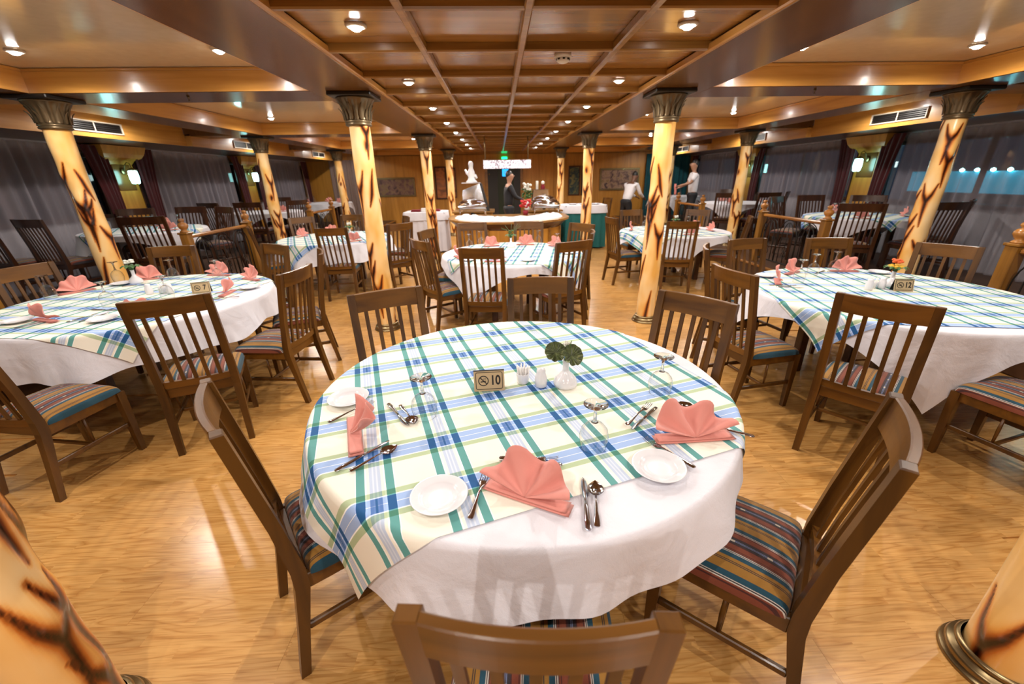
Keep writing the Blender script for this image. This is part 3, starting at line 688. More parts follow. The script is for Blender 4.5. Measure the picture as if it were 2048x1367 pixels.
# ------------------------------------------------------------------ chairs
def make_chair(width, nslat, wv, wh, name):
    """local: facing +Y, origin on the floor under the seat centre"""
    hw = width/2-.021; parts = []
    def rect_loft(path, secs):
        # path in (y,z) plane with x given; secs (wx, wy)
        rings = []
        for (x, y, z), (a, b) in zip(path, secs):
            rings.append([(x-a/2, y-b/2, z), (x+a/2, y-b/2, z), (x+a/2, y+b/2, z), (x-a/2, y+b/2, z)])
        return rings
    H = 1.02
    for s in (-1, 1):
        p = [(s*hw, -.272, 0), (s*hw, -.235, .22), (s*hw, -.205, .40), (s*hw, -.205, .47), (s*hw, -.228, .66), (s*hw, -.285, H-.004), (s*hw, -.2855, H)]
        m = MB().loft(rect_loft(p, [(.034, .032), (.038, .036), (.042, .046), (.042, .044), (.042, .036), (.040, .032), (.034, .026)]), True, 0, False)
        parts.append(('rear_leg', m.mesh('rear_leg', wv)))
        m = MB().loft(rect_loft([(s*(hw-.002), .197, 0), (s*(hw-.002), .197, .30), (s*(hw-.002), .197, .425)], [(.030, .030), (.042, .042), (.044, .044)]), True, 0, False)
        parts.append(('front_leg', m.mesh('front_leg', wv)))
        sx = s*(hw-.004)
        parts.append(('side_stretcher', MB().box((sx, -.02, .20), (.018, .40, .028), .004).mesh('side_stretcher', wv)))
        parts.append(('spindle', MB().tube([(sx, -.02, .213), (sx, -.02, .29), (sx, -.02, .372)], [.006, .009, .007], 8).mesh('spindle', wv)))
    parts.append(('cross_stretcher', MB().box((0, -.02, .195), (2*hw-.03, .018, .022), .004).mesh('cross_stretcher', wh)))
    # seat frame
    fr = MB()
    fr.bb(-hw+.02, hw-.02, .182, .206, .37, .432, .003); fr.bb(-hw+.02, hw-.02, -.20, -.178, .37, .432, .003)
    for s in (-1, 1): fr.box((s*(hw-.003), 0, .401), (.024, .37, .062), .003)
    parts.append(('seat_frame', fr.mesh('seat_frame', wh)))
    # cushion: superellipse dome
    nx, ny = 26, 26; rows = []; cw, yc, cd = hw+.022, .017, .198
    for j in range(ny+1):
        v = -1+2*j/ny; r = []
        for i in range(nx+1):
            u = -1+2*i/nx
            uu = math.copysign(1-(1-abs(u))**1.6, u); vv = math.copysign(1-(1-abs(v))**1.6, v)
            e = (max(0, 1-abs(uu)**9)*max(0, 1-abs(vv)**9))**.33
            k = 1-.045*(abs(uu*vv))**6
            r.append((uu*cw*k, yc+vv*cd*k, .428+.044*e+.030*(1-uu*uu)**.8*(1-vv*vv)**.8))
        rows.append(r)
    cm = MB().grid(rows)
    parts.append(('seat_cushion', cm.mesh('seat_cushion', M['stripe'])))
    # crest rail (bowed)
    rings = []
    for i in range(13):
        u = -1+2*i/12; x = u*(hw-.019); bow = -.020*(1-u*u)
        y = -.276+bow
        rings.append([(x, y-.012, H-.105+.004), (x, y+.010, H-.105), (x, y-.004, H-.003), (x, y-.008, H), (x, y-.024, H), (x, y-.027, H-.003)])
    parts.append(('crest_rail', MB().loft(rings, True, 0, False).mesh('crest_rail', wh)))
    rings = []
    for i in range(9):
        u = -1+2*i/8; x = u*(hw-.019); y = -.207-.016*(1-u*u)
        rings.append([(x, y-.011, .445), (x, y+.011, .445), (x, y+.010, .487), (x, y-.012, .487)])
    parts.append(('lower_rail', MB().loft(rings, True, 0, False).mesh('lower_rail', wh)))
    for k in range(nslat):
        u = -1+2*(k+1)/(nslat+1); x = u*(hw-.005)
        b0 = -.016*(1-u*u); b1 = -.020*(1-u*u); w_ = .021 if nslat == 5 else .018
        sl = []
        for t in (0, .35, .7, 1):
            z = .485+t*(H-.105+.006-.485); y = -.209+b0*(1-t)+b1*t - .068*t**1.15
            sl.append([(x-w_/2, y-.006, z), (x+w_/2, y-.006, z), (x+w_/2, y+.006, z), (x-w_/2, y+.006, z)])
        parts.append(('slat', MB().loft(sl, True, 0, False).mesh('slat', wv)))
    t = thing('dining_chair', 'prototype', 'chair', (0, 0, 0), 0, 'wooden slat back chairs with striped seats')
    par = {}
    for nme, me in parts:
        if nme == 'seat_frame': par['seat'] = link('seat', me, t)
        elif nme == 'crest_rail': par['back'] = link('backrest', me, t)
    for nme, me in parts:
        if nme in ('seat_frame', 'crest_rail'): continue
        o = link(nme, me, par['seat'] if nme == 'seat_cushion' else par['back'] if nme in ('slat', 'lower_rail') else t)
        if nme == 'seat_cushion': o['label'] = 'striped woven cushion'
    return t
chairA = make_chair(.43, 5, M['chair'], M['chair_h'], 'a')
chairB = make_chair(.52, 7, M['chair_shade'], M['chair_shade'], 'b')  # wide platform chair, its dimmer light painted into the wood
used = {}
def place_chair(mx, my, deg, label, wide=False, z=0.0):
    proto = chairB if wide else chairA
    f = math.radians(deg); cx = mx+.288*math.cos(f); cy = my+.288*math.sin(f); rz = f-PI/2
    if proto.name not in used:
        used[proto.name] = 1; proto.location = (cx, cy, z); proto.rotation_euler = (0, 0, rz); proto['label'] = label
        if wide: proto['group'] = 'shade-toned wide slat back chairs on the platforms'
        return proto
    return dup(proto, (cx, cy, z), rz, label)
T10, T7, T12, TC, TL, TR = 'the front centre table', 'the front left table', 'the front right table', 'the middle table before the buffet', 'the rear left table', 'the rear right table'
CH = [(.035, .40, 85, 'wooden chair at the bottom of the frame, its back to the camera'),
 (-.87, 1.08, 36, 'wooden chair at the left of %s, seen side on' % T10), (1.01, .835, 140, 'wooden chair at the right of %s, striped seat in full view' % T10),
 (-.68, 2.36, -64, 'wooden chair behind %s on the left, before the column' % T10), (1.03, 2.05, -141, 'wooden chair behind %s on the right, near the glass' % T10),
 (.25, 2.58, -91, 'wooden chair straight behind %s, seen low' % T10),
 (-1.91, 2.33, 115, 'wooden chair, back to the camera, at the front of %s' % T7), (-2.68, 1.90, 80, 'wooden chair at the front left of %s, cut by the frame edge' % T7),
 (-1.52, 3.08, 174, 'wooden chair at the right side of %s, striped seat in view' % T7), (-1.66, 3.88, 204, 'wooden chair seen edge on behind the right rim of %s' % T7),
 (-2.32, 4.38, 240, 'wooden chair behind %s on the right, by the iron railing' % T7), (-3.87, 3.46, -12, 'wooden chair at the far left frame edge behind %s' % T7),
 (-3.38, 4.42, -78, 'wooden chair behind %s left of the railing post' % T7),
 (1.94, 1.90, 40, 'wooden chair, back to the camera, at the front of %s' % T12), (1.57, 2.68, 10, 'wooden chair at the left side of %s, striped seat in view' % T12),
 (1.86, 3.66, -27, 'wooden chair seen edge on behind the left rim of %s' % T12), (2.44, 4.02, -80, 'wooden chair behind %s on the left' % T12),
 (3.22, 3.95, -97, 'wooden chair straight behind %s, before the right railing post' % T12), (3.88, 3.42, -145, 'wooden chair behind %s on the right, before a column' % T12),
 (2.95, 1.56, 105, 'wooden chair at the front right of %s, only its seat showing' % T12),
 (-.18, 3.84, 82, 'wooden chair with its back to the camera at %s' % TC), (-.86, 4.45, 36, 'wooden chair at the front left of %s' % TC), (-.93, 5.35, -18, 'wooden chair at the back left of %s' % TC),
 (.74, 4.13, 116, 'wooden chair at the front right of %s, turned away' % TC), (1.08, 4.88, 168, 'wooden chair at the right side of %s' % TC), (-.40, 6.12, -75, 'wooden chair behind %s on the left' % TC),
 (.42, 6.13, -98, 'wooden chair straight behind %s' % TC), (1.12, 5.72, -140, 'wooden chair behind %s on the right' % TC),
 (-2.29, 5.82, 95, 'wooden chair with its back to the camera at %s' % TL), (-1.46, 6.28, 135, 'wooden chair at the front right of %s, behind the column' % TL), (-1.62, 7.5, 205, 'wooden chair at the back right of %s' % TL),
 (-2.74, 8.05, -95, 'wooden chair straight behind %s' % TL), (-3.52, 7.72, -50, 'wooden chair at the back left of %s' % TL), (-3.58, 6.2, 32, 'wooden chair at the front left of %s, by the railing' % TL),
 (2.52, 5.72, 78, 'wooden chair with its back to the camera at %s' % TR), (1.72, 6.5, 10, 'wooden chair at the left side of %s' % TR), (2.45, 7.86, -85, 'wooden chair behind %s, under the bending waiter' % TR),
 (3.75, 6.2, 155, 'wooden chair at the front right of %s' % TR), (3.6, 7.6, -135, 'wooden chair at the back right of %s' % TR), (3.15, 12.4, 200, 'wooden chair standing by the back wall left of the bending waiter')]
for x, y, a, l in CH: place_chair(x, y, a, l)
PL = [(-4.62, 5.7, 105, 'right front chair of the nearest left platform table'), (-5.95, 5.62, 75, 'middle front chair of the nearest left platform table'), (-6.55, 5.55, 80, 'left front chair of the nearest left platform table'),
 (-4.72, 7.6, -120, 'right back chair of the nearest left platform table'), (-5.45, 7.85, -90, 'middle back chair of the nearest left platform table'), (-6.2, 7.6, -60, 'left back chair of the nearest left platform table'),
 (-6.0, 9.15, 75, 'left front chair of the second left platform table'), (-5.15, 9.05, 98, 'middle front chair of the second left platform table'), (-4.45, 9.75, 150, 'right front chair of the second left platform table'), (-5.7, 11.6, -85, 'back chair of the second left platform table'),
 (-5.6, 3.8, 95, 'chair below the left curtain nearest the frame edge'),
 (4.78, 5.45, 60, 'left front chair of the nearest right platform table'), (5.95, 5.38, 92, 'middle front chair of the nearest right platform table'), (6.62, 5.75, 128, 'right front chair of the nearest right platform table'),
 (4.95, 7.5, -60, 'left back chair of the nearest right platform table'), (5.75, 7.75, -88, 'middle back chair of the nearest right platform table'), (6.5, 7.35, -125, 'right back chair of the nearest right platform table'),
 (5.0, 9.25, 62, 'left front chair of the second right platform table'), (5.8, 9.05, 95, 'middle front chair of the second right platform table'), (6.5, 9.5, 140, 'right front chair of the second right platform table'), (6.2, 11.4, -110, 'back chair of the second right platform table')]
for x, y, a, l in PL: place_chair(x, y, a, 'shade-toned wooden chair with many slats, ' + l, True, PZ+.004)

# ------------------------------------------------------------------ tables and cloths
def drape(R, zt, polar, rot, fold, lift=0.0, seed=0, extra=None, nr=220):
    """cloth over a round top; polar(theta) gives the flat extent of the cloth in its own frame"""
    ths = sorted(set([2*PI*i/nr for i in range(nr)] + [t % (2*PI) for t in (extra or [])]))
    rb = .018; arc = rb*PI/2
    rnd = random.Random(seed); ph = [rnd.uniform(0, 6.28) for _ in range(4)]
    def ff(a): return .75*math.sin(7*a+ph[0])*abs(math.sin(7*a+ph[0]))**.3+.35*math.sin(12*a+ph[1])+.22*math.sin(23*a+ph[2])
    v = [(0, 0, zt+lift)]; uv = [(0, 0)]; rings = []
    fr = [.35, .7, .9, 1.0]; hg = [.015, .03, .06, .12, .25, .4, .55, .7, .85, 1.0]
    for a in ths:
        b = polar(a); wa = a+rot; ids = []
        rf = min(R, b); lst = [rf*f for f in fr] + ([R + (b-R)*h for h in hg] if b > R else [b]*len(hg))
        for rho in lst:
            s = rho-R
            if s <= 0: r, z = rho, zt+lift
            elif s < arc: t = s/rb; r = R+(rb+lift)*math.sin(t); z = zt-rb+(rb+lift)*math.cos(t)
            else:
                d = s-arc; g = min(1, d/.25); r = R+rb+lift + fold*ff(wa)*g + .10*d + fold*g*.8; z = zt-rb-d*.97
            v.append((r*math.cos(wa), r*math.sin(wa), z)); uv.append((rho*math.cos(a), rho*math.sin(a))); ids.append(len(v)-1)
        rings.append(ids)
    f = []; n = len(ths); m = len(rings[0])
    for i in range(n):
        A = rings[i]; Bq = rings[(i+1) % n]; f.append((0, A[0], Bq[0]))
        for j in range(m-1): f.append((A[j], A[j+1], Bq[j+1], Bq[j]))
    return v, f, uv
def cloth_obj(name, mat, loc, args, label, cat, group=None):
    v, f, uv = drape(**args); me = bpy.data.meshes.new(name); me.from_pydata(v, [], f); me.materials.append(mat)
    ul = me.uv_layers.new(name='UVMap'); li = [l.vertex_index for l in me.loops]
    ul.data.foreach_set('uv', [c for i in li for c in uv[i]])
    me.polygons.foreach_set('use_smooth', [True]*len(f)); me.update()
    o = link(name, me, None, loc); return tag(o, label, cat, group)
def rect_polar(u0, u1, v0, v1):
    def p(a):
        c, s = math.cos(a), math.sin(a); r = 9
        if c > 1e-6: r = min(r, u1/c)
        if c < -1e-6: r = min(r, u0/c)
        if s > 1e-6: r = min(r, v1/s)
        if s < -1e-6: r = min(r, v0/s)
        return r
    ex = [math.atan2(v, u) for u in (u0, u1) for v in (v0, v1)]
    return p, ex
ZT = .755
def round_table(cx, cy, R, name, plaid=(-.99, .78, -.70, 1.07, 18), cloth='round', crot=0, z0=0.0, seed=1, pl=True, drop=.22):
    t = thing('round_table', 'round table under a white cloth, ' + name, 'table', (cx, cy, z0))
    MB().lathe([(0, ZT-.03), (R-.01, ZT-.03), (R-.003, ZT-.02), (R-.003, ZT-.003), (R-.01, ZT-.001), (0, ZT-.001)], 64, cap=False).build('tabletop', M['darkwood'], t)
    for k in range(4):
        a = PI/4+k*PI/2+.2; MB().box((.42*math.cos(a), .42*math.sin(a), (ZT-.03)/2), (.07, .07, ZT-.03), .006).build('leg', M['darkwood'], t)
    if cloth == 'round':
        pol = lambda a: R+drop-.02+.065*math.cos(a-3.6)+.016*math.sin(7*a+seed)+.010*math.sin(13*a)
        ex = []
    else:
        pol, ex = rect_polar(-R*1.12, R*1.12, -R*1.12, R*1.12)
    cloth_obj('white_tablecloth', M['linen'], (cx, cy, z0), dict(R=R, zt=ZT, polar=pol, rot=math.radians(crot), fold=.036, lift=.001, seed=seed, extra=ex), 'white under-cloth hanging from ' + name, 'tablecloth', 'white tablecloths')
    if pl:
        u0, u1, v0, v1, rt = plaid; pol2, ex2 = rect_polar(u0, u1, v0, v1)
        cloth_obj('plaid_tablecloth', M['plaid'], (cx, cy, z0), dict(R=R+.004, zt=ZT, polar=pol2, rot=math.radians(rt), fold=.036, lift=.005, seed=seed, extra=ex2), 'cream, green and blue plaid overcloth on ' + name, 'tablecloth', 'plaid overcloths')
    return t
round_table(.08, 1.62, .861, T10, seed=4)
round_table(-2.90, 3.35, .90, T7, (-1.0, .69, -.90, .95, -7), 'round', 0, 0, 5, True, .30)
round_table(2.92, 2.92, .90, T12, (-.87, 1.0, -.79, 1.0, -11), 'square', 21, 0, 6)
round_table(.14, 5.10, .84, TC, (-.66, 1.0, -.74, .95, -10), 'square', 12, 0, 7)
round_table(-2.65, 6.90, .84, TL, (-.95, .80, -.8, .8, 25), 'round', 0, 0, 8, True, .30)
round_table(2.85, 6.78, .84, TR, (-.95, .55, -.72, .8, 8), 'square', 30, 0, 9)
PT = ['the nearest left platform table', 'the second left platform table', 'the third left platform table', 'the nearest right platform table', 'the second right platform table', 'the third right platform table']
for i, (x, y) in enumerate([(-5.42, 6.72), (-5.45, 10.3), (-5.45, 13.9), (5.72, 6.50), (5.75, 10.25), (5.75, 14.0)]):
    round_table(x, y, .76, PT[i], (-.7, .7, -.6, .7, 35), 'square', 15+20*i, PZ+.004, 10+i, i in (0, 3))

# ------------------------------------------------------------------ tableware prototypes
ZC = ZT+.0065  # plaid surface
def fan_meshes(n=3, R=.125, spread=150, tilt=38, amp=.022, seed=0):
    a0 = math.radians(90-spread/2); a1 = math.radians(90+spread/2); na = n*14; nr = 8; rows = []
    for i in range(na+1):
        u = i/na; a = a1+(a0-a1)*u; c = math.cos(2*PI*n*u+.35*math.sin(2*PI*u+seed)); c = math.copysign(abs(c)**.75, c)
        rr = R*(.94+.06*c)*(1+.05*math.sin(u*5+seed)); row = []
        for j in range(nr+1):
            t = .02+.98*j/nr; off = c*amp*t**1.15; tl = math.radians(tilt+14*t*t); curl = .010*t*t*math.sin(7*u+seed)
            rad = rr*t
            x = rad*math.cos(a); y = rad*math.sin(a)*math.cos(tl) - off*math.sin(tl) - .020; z = rad*math.sin(a)*math.sin(tl) + off*math.cos(tl)*1.0 + curl
            row.append((x, y, max(z, -.004)+.014+.012*t))
        rows.append(row)
    fan = MB().grid(rows, 0, True).mesh('napkin_fan', M['napkin'])
    b = MB()
    for k in range(2):
        w_ = R*(.98-.06*k); rings = []
        for i in range(17):
            u = -1+2*i/16; x = u*w_; e = (1-abs(u)**10); z0 = .0035+.0065*k+.002*abs(u)**2
            rings.append([(x, -.026+.004*k, z0-.003*e), (x, -.030+.003*k, z0), (x, -.026+.004*k, z0+.003*e), (x, .016-.004*k, z0+.003*e), (x, .020, z0), (x, .016-.004*k, z0-.003*e)])
        b.loft(rings, True, 0, True)
    return fan, b.mesh('folded_base', M['napkin'])
FANS = [fan_meshes(3, .138, 172, 22, .026, seed=1), fan_meshes(2, .135, 110, 30, .030, seed=2), fan_meshes(4, .125, 170, 55, .014, seed=3), fan_meshes(3, .115, 175, 48, .020, seed=5)]
def napkin(x, y, deg, label, kind=2, z=ZC, sc_=1.0):
    """deg: direction the open fan leans towards (its back)"""
    t = thing('napkin', label, 'napkin', (x, y, z), math.radians(deg-90), 'folded salmon pink napkins'); t.scale = (sc_,)*3
    o = link('napkin_fan', FANS[kind][0], t); sm = o.modifiers.new('thick', 'SOLIDIFY'); sm.thickness = .0022
    link('folded_base', FANS[kind][1], t); return t
plate_me = MB().lathe([(0, .004), (.030, .004), (.048, .004), (.056, .010), (.060, .013), (.078, .017), (.082, .0185), (.0835, .0175), (.080, .015), (.060, .010), (.052, .004), (.044, 0), (0, 0)], 56, cap=False).mesh('plate', M['china'])
def plate(x, y, label, z=ZC, s=1.0):
    o = link('side_plate', plate_me, None, (x, y, z)); o.scale = (s,)*3; return tag(o, label, 'plate', 'white side plates')
gprof = [(.034, 0), (.040, .028), (.041, .048), (.036, .072), (.024, .088), (.010, .0965)]
gstem = [(.0, .094), (.010, .0965), (.0055, .104), (.0042, .130), (.006, .150), (.014, .157), (.033, .1605), (.034, .162), (.030, .1635), (0, .164)]
def glass_mesh(seg):
    m = MB().lathe(gprof, seg, cap=False, mi=1); m.lathe([(.034, 0), (.0332, .0012), (.0345, .0018), (.0352, .0012), (.034, 0)], seg, cap=False); m.lathe(gstem, seg, cap=False)
    me = m.mesh('wine_glass', [M['glass'], M['thin']]); bm = bmesh.new(); bm.from_mesh(me); bmesh.ops.recalc_face_normals(bm, faces=bm.faces[:]); bm.to_mesh(me); bm.free(); return me
g_hi, g_lo = glass_mesh(40), glass_mesh(16)
def glass(x, y, label, z=ZC, hi=False):
    o = link('wine_glass', g_hi if hi else g_lo, None, (x, y, z+.0003)); o.scale = (1.2, 1.2, 1.05) if hi else (1.15,)*3; return tag(o, label, 'wine glass', 'upturned stemmed wine glasses')
def ell(path, seg=10): # path of (y,z,w,h)
    return [[(w*math.cos(2*PI*j/seg), y, z+h*math.sin(2*PI*j/seg)) for j in range(seg)] for y, z, w, h in path]
HND = [(-.095, .004, .0035, .0015), (-.092, .004, .0085, .002), (-.08, .004, .0095, .0022), (-.05, .005, .0065, .0022), (-.01, .008, .0038, .002), (.02, .009, .0032, .002)]
fk = MB().loft(ell(HND+[(.03, .008, .0045, .0015), (.04, .006, .011, .0012), (.052, .005, .0125, .0012), (.058, .005, .0125, .0011)]))
for k in range(4):
    x = -.0105+.007*k; fk.loft([[(x+.0016*math.cos(a), y, z+.0011*math.sin(a)) for a in [0, PI/2, PI, 1.5*PI]] for y, z in ((.056, .005), (.075, .0045), (.09, .007), (.0985, .011))], True, 0, True)
fork_me = fk.mesh('fork', M['chrome'])
kn = MB().loft(ell([(-.105, .004, .0045, .002), (-.10, .005, .0085, .003), (-.07, .005, .0088, .0034), (-.02, .005, .0065, .0030), (0, .005, .0055, .0028)]))
kn.loft([[(-w, y, .0045), (0, y, .0052), (w2, y, .0042), (0, y, .0036)] for y, w, w2 in ((0, .005, .005), (.01, .004, .004), (.02, .007, .008), (.06, .0085, .0095), (.085, .0075, .007), (.098, .004, .001), (.1, .002, 0))], True, 0, True)
knife_me = kn.mesh('knife', M['chrome'])
sp = MB().loft(ell(HND))
rows = []
for i in range(9):
    t = i/8; y = .018+.062*t; w = .0245*math.sin(PI*min(1, .06+.94*t)**.85)+.0005; r = []
    for j in range(9):
        u = -1+2*j/8; r.append((u*w, y, .0095-.008*(1-u*u)*math.sin(PI*t)**.6))
    rows.append(r)
sp.grid(rows); sp.grid([[(p[0], p[1], p[2]-.0012) for p in reversed(r)] for r in rows])
spoon_me = sp.mesh('spoon', M['chrome'])
CUT = {'fork': fork_me, 'knife': knife_me, 'spoon': spoon_me}
def cutlery(kind, a, b, label, dz=0.0, flip=False):
    """a: handle end, b: working end, on the table plane"""
    c = ((a[0]+b[0])/2, (a[1]+b[1])/2); rz = math.atan2(b[1]-a[1], b[0]-a[0])-PI/2
    o = link(kind, CUT[kind], None, (c[0], c[1], ZC+.0008+dz+(.011 if flip else 0)), (0, PI if flip else 0, rz))
    return tag(o, label, kind, 'table cutlery')
# the front centre table
plate(-.69+.03, 1.535, 'white side plate at the left rim of the front centre table, behind the pink napkin')
plate(-.20, .935, 'white side plate left of the front fork on the front centre table')
plate(.475, 1.02, 'white side plate at the near right of the front centre table, by the long fork')
glass(-.315, 1.385, 'upturned wine glass at the left of the front centre table', hi=True)
glass(.295, 1.145, 'upturned wine glass at the near right of the front centre table', hi=True)
glass(.655, 1.50, 'upturned wine glass at the far right of the front centre table', hi=True)
napkin(.055, .925, 62, 'salmon fan napkin lying at the front of the front centre table', 0)
napkin(-.545, 1.27, 20, 'crumpled salmon napkin at the left of the front centre table', 1)
napkin(.655, 1.175, 92, 'salmon fan napkin at the right of the front centre table', 0, sc_=1.05)
cutlery('fork', (-.69, 1.35), (-.54, 1.51), 'fork half under the left napkin, beside the left plate')
cutlery('knife', (-.485, 1.49), (-.365, 1.31), 'knife lying alone near the left glass, rear of the pair')
cutlery('spoon', (-.43, 1.47), (-.335, 1.31), 'spoon turned over beside the knife by the left glass')
cutlery('knife', (-.545, 1.075), (-.415, 1.225), 'knife at the left seat of the front centre table, beside a spoon')
cutlery('spoon', (-.505, 1.065), (-.365, 1.205), 'spoon with bright bowl at the left seat of the front centre table')
cutlery('fork', (-.108, .84), (-.066, 1.04), 'fork between the near left plate and the front napkin')
cutlery('fork', (-.03, 1.10), (.165, 1.075), 'fork lying crosswise just behind the front napkin', .004)
cutlery('knife', (.175, 1.055), (-.03, 1.09), 'knife lying crosswise just behind the front napkin')
cutlery('knife', (.205, .785), (.232, 1.0), 'knife standing left in the pair at the front right')
cutlery('spoon', (.228, .785), (.268, 1.0), 'round spoon right of the front knife')
cutlery('fork', (.43, 1.245), (.585, 1.405), 'fork laid over a knife near the right glass', .005)
cutlery('knife', (.605, 1.385), (.445, 1.225), 'knife under the fork near the right glass')
cutlery('spoon', (.80, 1.27), (.69, 1.42), 'spoon behind the right napkin, farther one')
cutlery('spoon', (.785, 1.245), (.665, 1.385), 'spoon behind the right napkin, nearer one', .004)
cutlery('fork', (.60, 1.0), (.475, 1.185), 'long fork pointing from the near right rim past the plate')
cutlery('knife', (.86, 1.165), (.70, 1.27), 'knife whose handle sticks out right of the right napkin')
# place settings of the other tables
S7 = [((-3.66, 3.60), 150, 'far left'), ((-3.40, 4.05), 120, 'back'), ((-2.36, 3.92), 60, 'back right'), ((-2.27, 3.40), 5, 'right, behind the number sign'), ((-2.80, 4.15), 80, 'back, second'), ((-3.12, 2.78), 250, 'near left')]
def put_napkins(lst, tn, z=ZC, k0=2):
    for i, ((x, y), d, nm) in enumerate(lst):
        napkin(x, y, d, 'salmon pink fan napkin, %s on %s' % (nm, tn), k0+i % 2, z)
put_napkins(S7, T7)
napkin(-2.52, 2.83, 280, 'salmon pink napkin glimpsed through the slats, near side of the front left table', 3)
for x, y, n in ((-3.70, 3.42, 'far left'), (-2.98, 3.12, 'near left centre'), (-3.14, 4.02, 'back left'), (-2.66, 3.92, 'back right'), (-3.62, 3.98, 'beside the white flower'), (-2.66, 3.28, 'by the number sign')):
    glass(x, y, 'upturned wine glass, %s of the front left table' % n)
for x, y, n in ((-3.30, 2.78, 'near left'), (-2.72, 2.76, 'near right'), (-2.19, 3.58, 'right'), (-3.50, 3.86, 'back left')):
    plate(x, y, 'white side plate, %s on the front left table' % n)
cutlery('fork', (-3.18, 2.62), (-3.05, 2.80), 'fork at the near left of the front left table')
cutlery('knife', (-2.93, 2.72), (-2.90, 2.95), 'knife beside the near left napkin on the front left table')
cutlery('fork', (-2.86, 2.72), (-2.82, 2.94), 'fork at the near side of the front left table')
cutlery('knife', (-3.02, 3.02), (-2.82, 3.0), 'knife lying crosswise at the near side of the front left table')
cutlery('fork', (-2.10, 3.30), (-2.30, 3.20), 'fork at the right edge of the front left table')
cutlery('knife', (-3.42, 3.75), (-3.22, 3.85), 'knife at the back left of the front left table')
S12 = [((2.33, 3.30), 150, 'left'), ((2.66, 3.60), 120, 'back left'), ((3.17, 3.62), 80, 'back')]
put_napkins(S12, T12)
for x, y, n in ((2.50, 3.28, 'left'), (3.05, 3.60, 'back'), (2.78, 3.50, 'back left')): glass(x, y, 'upturned wine glass, %s of the front right table' % n)
for x, y, n in ((2.36, 3.50, 'back left'), (3.42, 3.52, 'back right')): plate(x, y, 'white side plate, %s on the front right table' % n)
cutlery('fork', (2.20, 3.20), (2.38, 3.14), 'fork at the left rim of the front right table')
cutlery('knife', (2.22, 3.14), (2.42, 3.08), 'knife at the left rim of the front right table')
cutlery('knife', (2.86, 3.56), (3.02, 3.66), 'knife between the back napkins of the front right table')
cutlery('fork', (3.35, 3.36), (3.52, 3.30), 'fork at the back right of the front right table')
SC = [((-.50, 4.80), 200, 'left'), ((-.12, 5.60), 110, 'back left'), ((.34, 5.66), 80, 'back'), ((.72, 5.46), 40, 'back right'), ((-.06, 4.50), 265, 'near side')]
put_napkins(SC, TC)
for x, y, n in ((-.26, 5.68, 'back left'), (.52, 5.66, 'back'), (.72, 5.28, 'right'), (-.40, 5.42, 'left')): glass(x, y, 'upturned wine glass, %s of %s' % (n, TC))
plate(.30, 4.52, 'white side plate at the near side of ' + TC); plate(-.36, 4.62, 'white side plate at the left of ' + TC); plate(.80, 4.9, 'white side plate at the right of ' + TC)
put_napkins([((-3.28, 7.1), 160, 'left'), ((-2.15, 7.35), 50, 'back right'), ((-2.95, 7.5), 110, 'back'), ((-2.2, 6.4), 300, 'near side')], TL)
for x, y, n in ((-3.1, 7.35, 'back left'), (-2.5, 7.5, 'back'), (-2.75, 6.5, 'near side')): glass(x, y, 'upturned wine glass, %s of %s' % (n, TL))
put_napkins([((2.2, 7.0), 160, 'left'), ((3.3, 7.0), 20, 'right'), ((3.42, 6.7), 0, 'far right'), ((2.9, 6.25), 260, 'near side')], TR)
for x, y, n in ((2.55, 7.35, 'back left'), (3.05, 7.3, 'back right'), (3.2, 7.1, 'right')): glass(x, y, 'upturned wine glass, %s of %s' % (n, TR))
for i, (x, y) in enumerate([(-5.42, 6.72), (-5.45, 10.3), (-5.45, 13.9), (5.72, 6.50), (5.75, 10.25), (5.75, 14.0)]):
    zz = PZ+.004+ZC
    put_napkins([((x+.5, y-.2), 330, 'right'), ((x-.35, y-.4), 220, 'near left'), ((x-.1, y+.5), 100, 'back')], PT[i], zz)
    glass(x+.3, y+.3, 'upturned wine glass, right of ' + PT[i], zz); glass(x-.4, y+.1, 'upturned wine glass, left of ' + PT[i], zz)

# vases, cups, shakers, number signs
vase_me = MB().lathe([(.0, 0), (.036, 0), (.040, .004), (.041, .014), (.036, .028), (.024, .042), (.014, .052), (.0105, .062), (.0105, .088), (.0125, .095), (.010, .095), (.008, .088), (.008, .06), (0, .05)], 36, cap=False).mesh('vase', M['china'])
def blob(m, c, r, mi=0, k=(1, 1, 1)):
    prof = [(0, -1), (.5, -.86), (.86, -.5), (1, 0), (.86, .5), (.5, .86), (0, 1)]
    rings = [[(c[0]+r*k[0]*a*math.cos(j*PI/4), c[1]+r*k[1]*a*math.sin(j*PI/4), c[2]+r*k[2]*z) for j in range(8)] for a, z in prof]
    m.loft(rings, False, mi)
def round_leaf(R, seed):
    m = MB(); v = [(0, 0, 0)]; n = 72; rows = []
    for j in range(1, 6):
        t = j/5
        rows.append([(R*t*(1+.06*abs(math.sin(4.5*a)))*math.cos(a), R*t*(1+.06*abs(math.sin(4.5*a)))*math.sin(a), .004*t*math.cos(9*a)+.012*t*t-.006*t*math.cos(a)) for a in [2*PI*i/n for i in range(n)]])
    m.loft([[(0, 0, 0)]*n]+rows, False, 0, True); return m.mesh('round_leaf', M['bigleaf'])
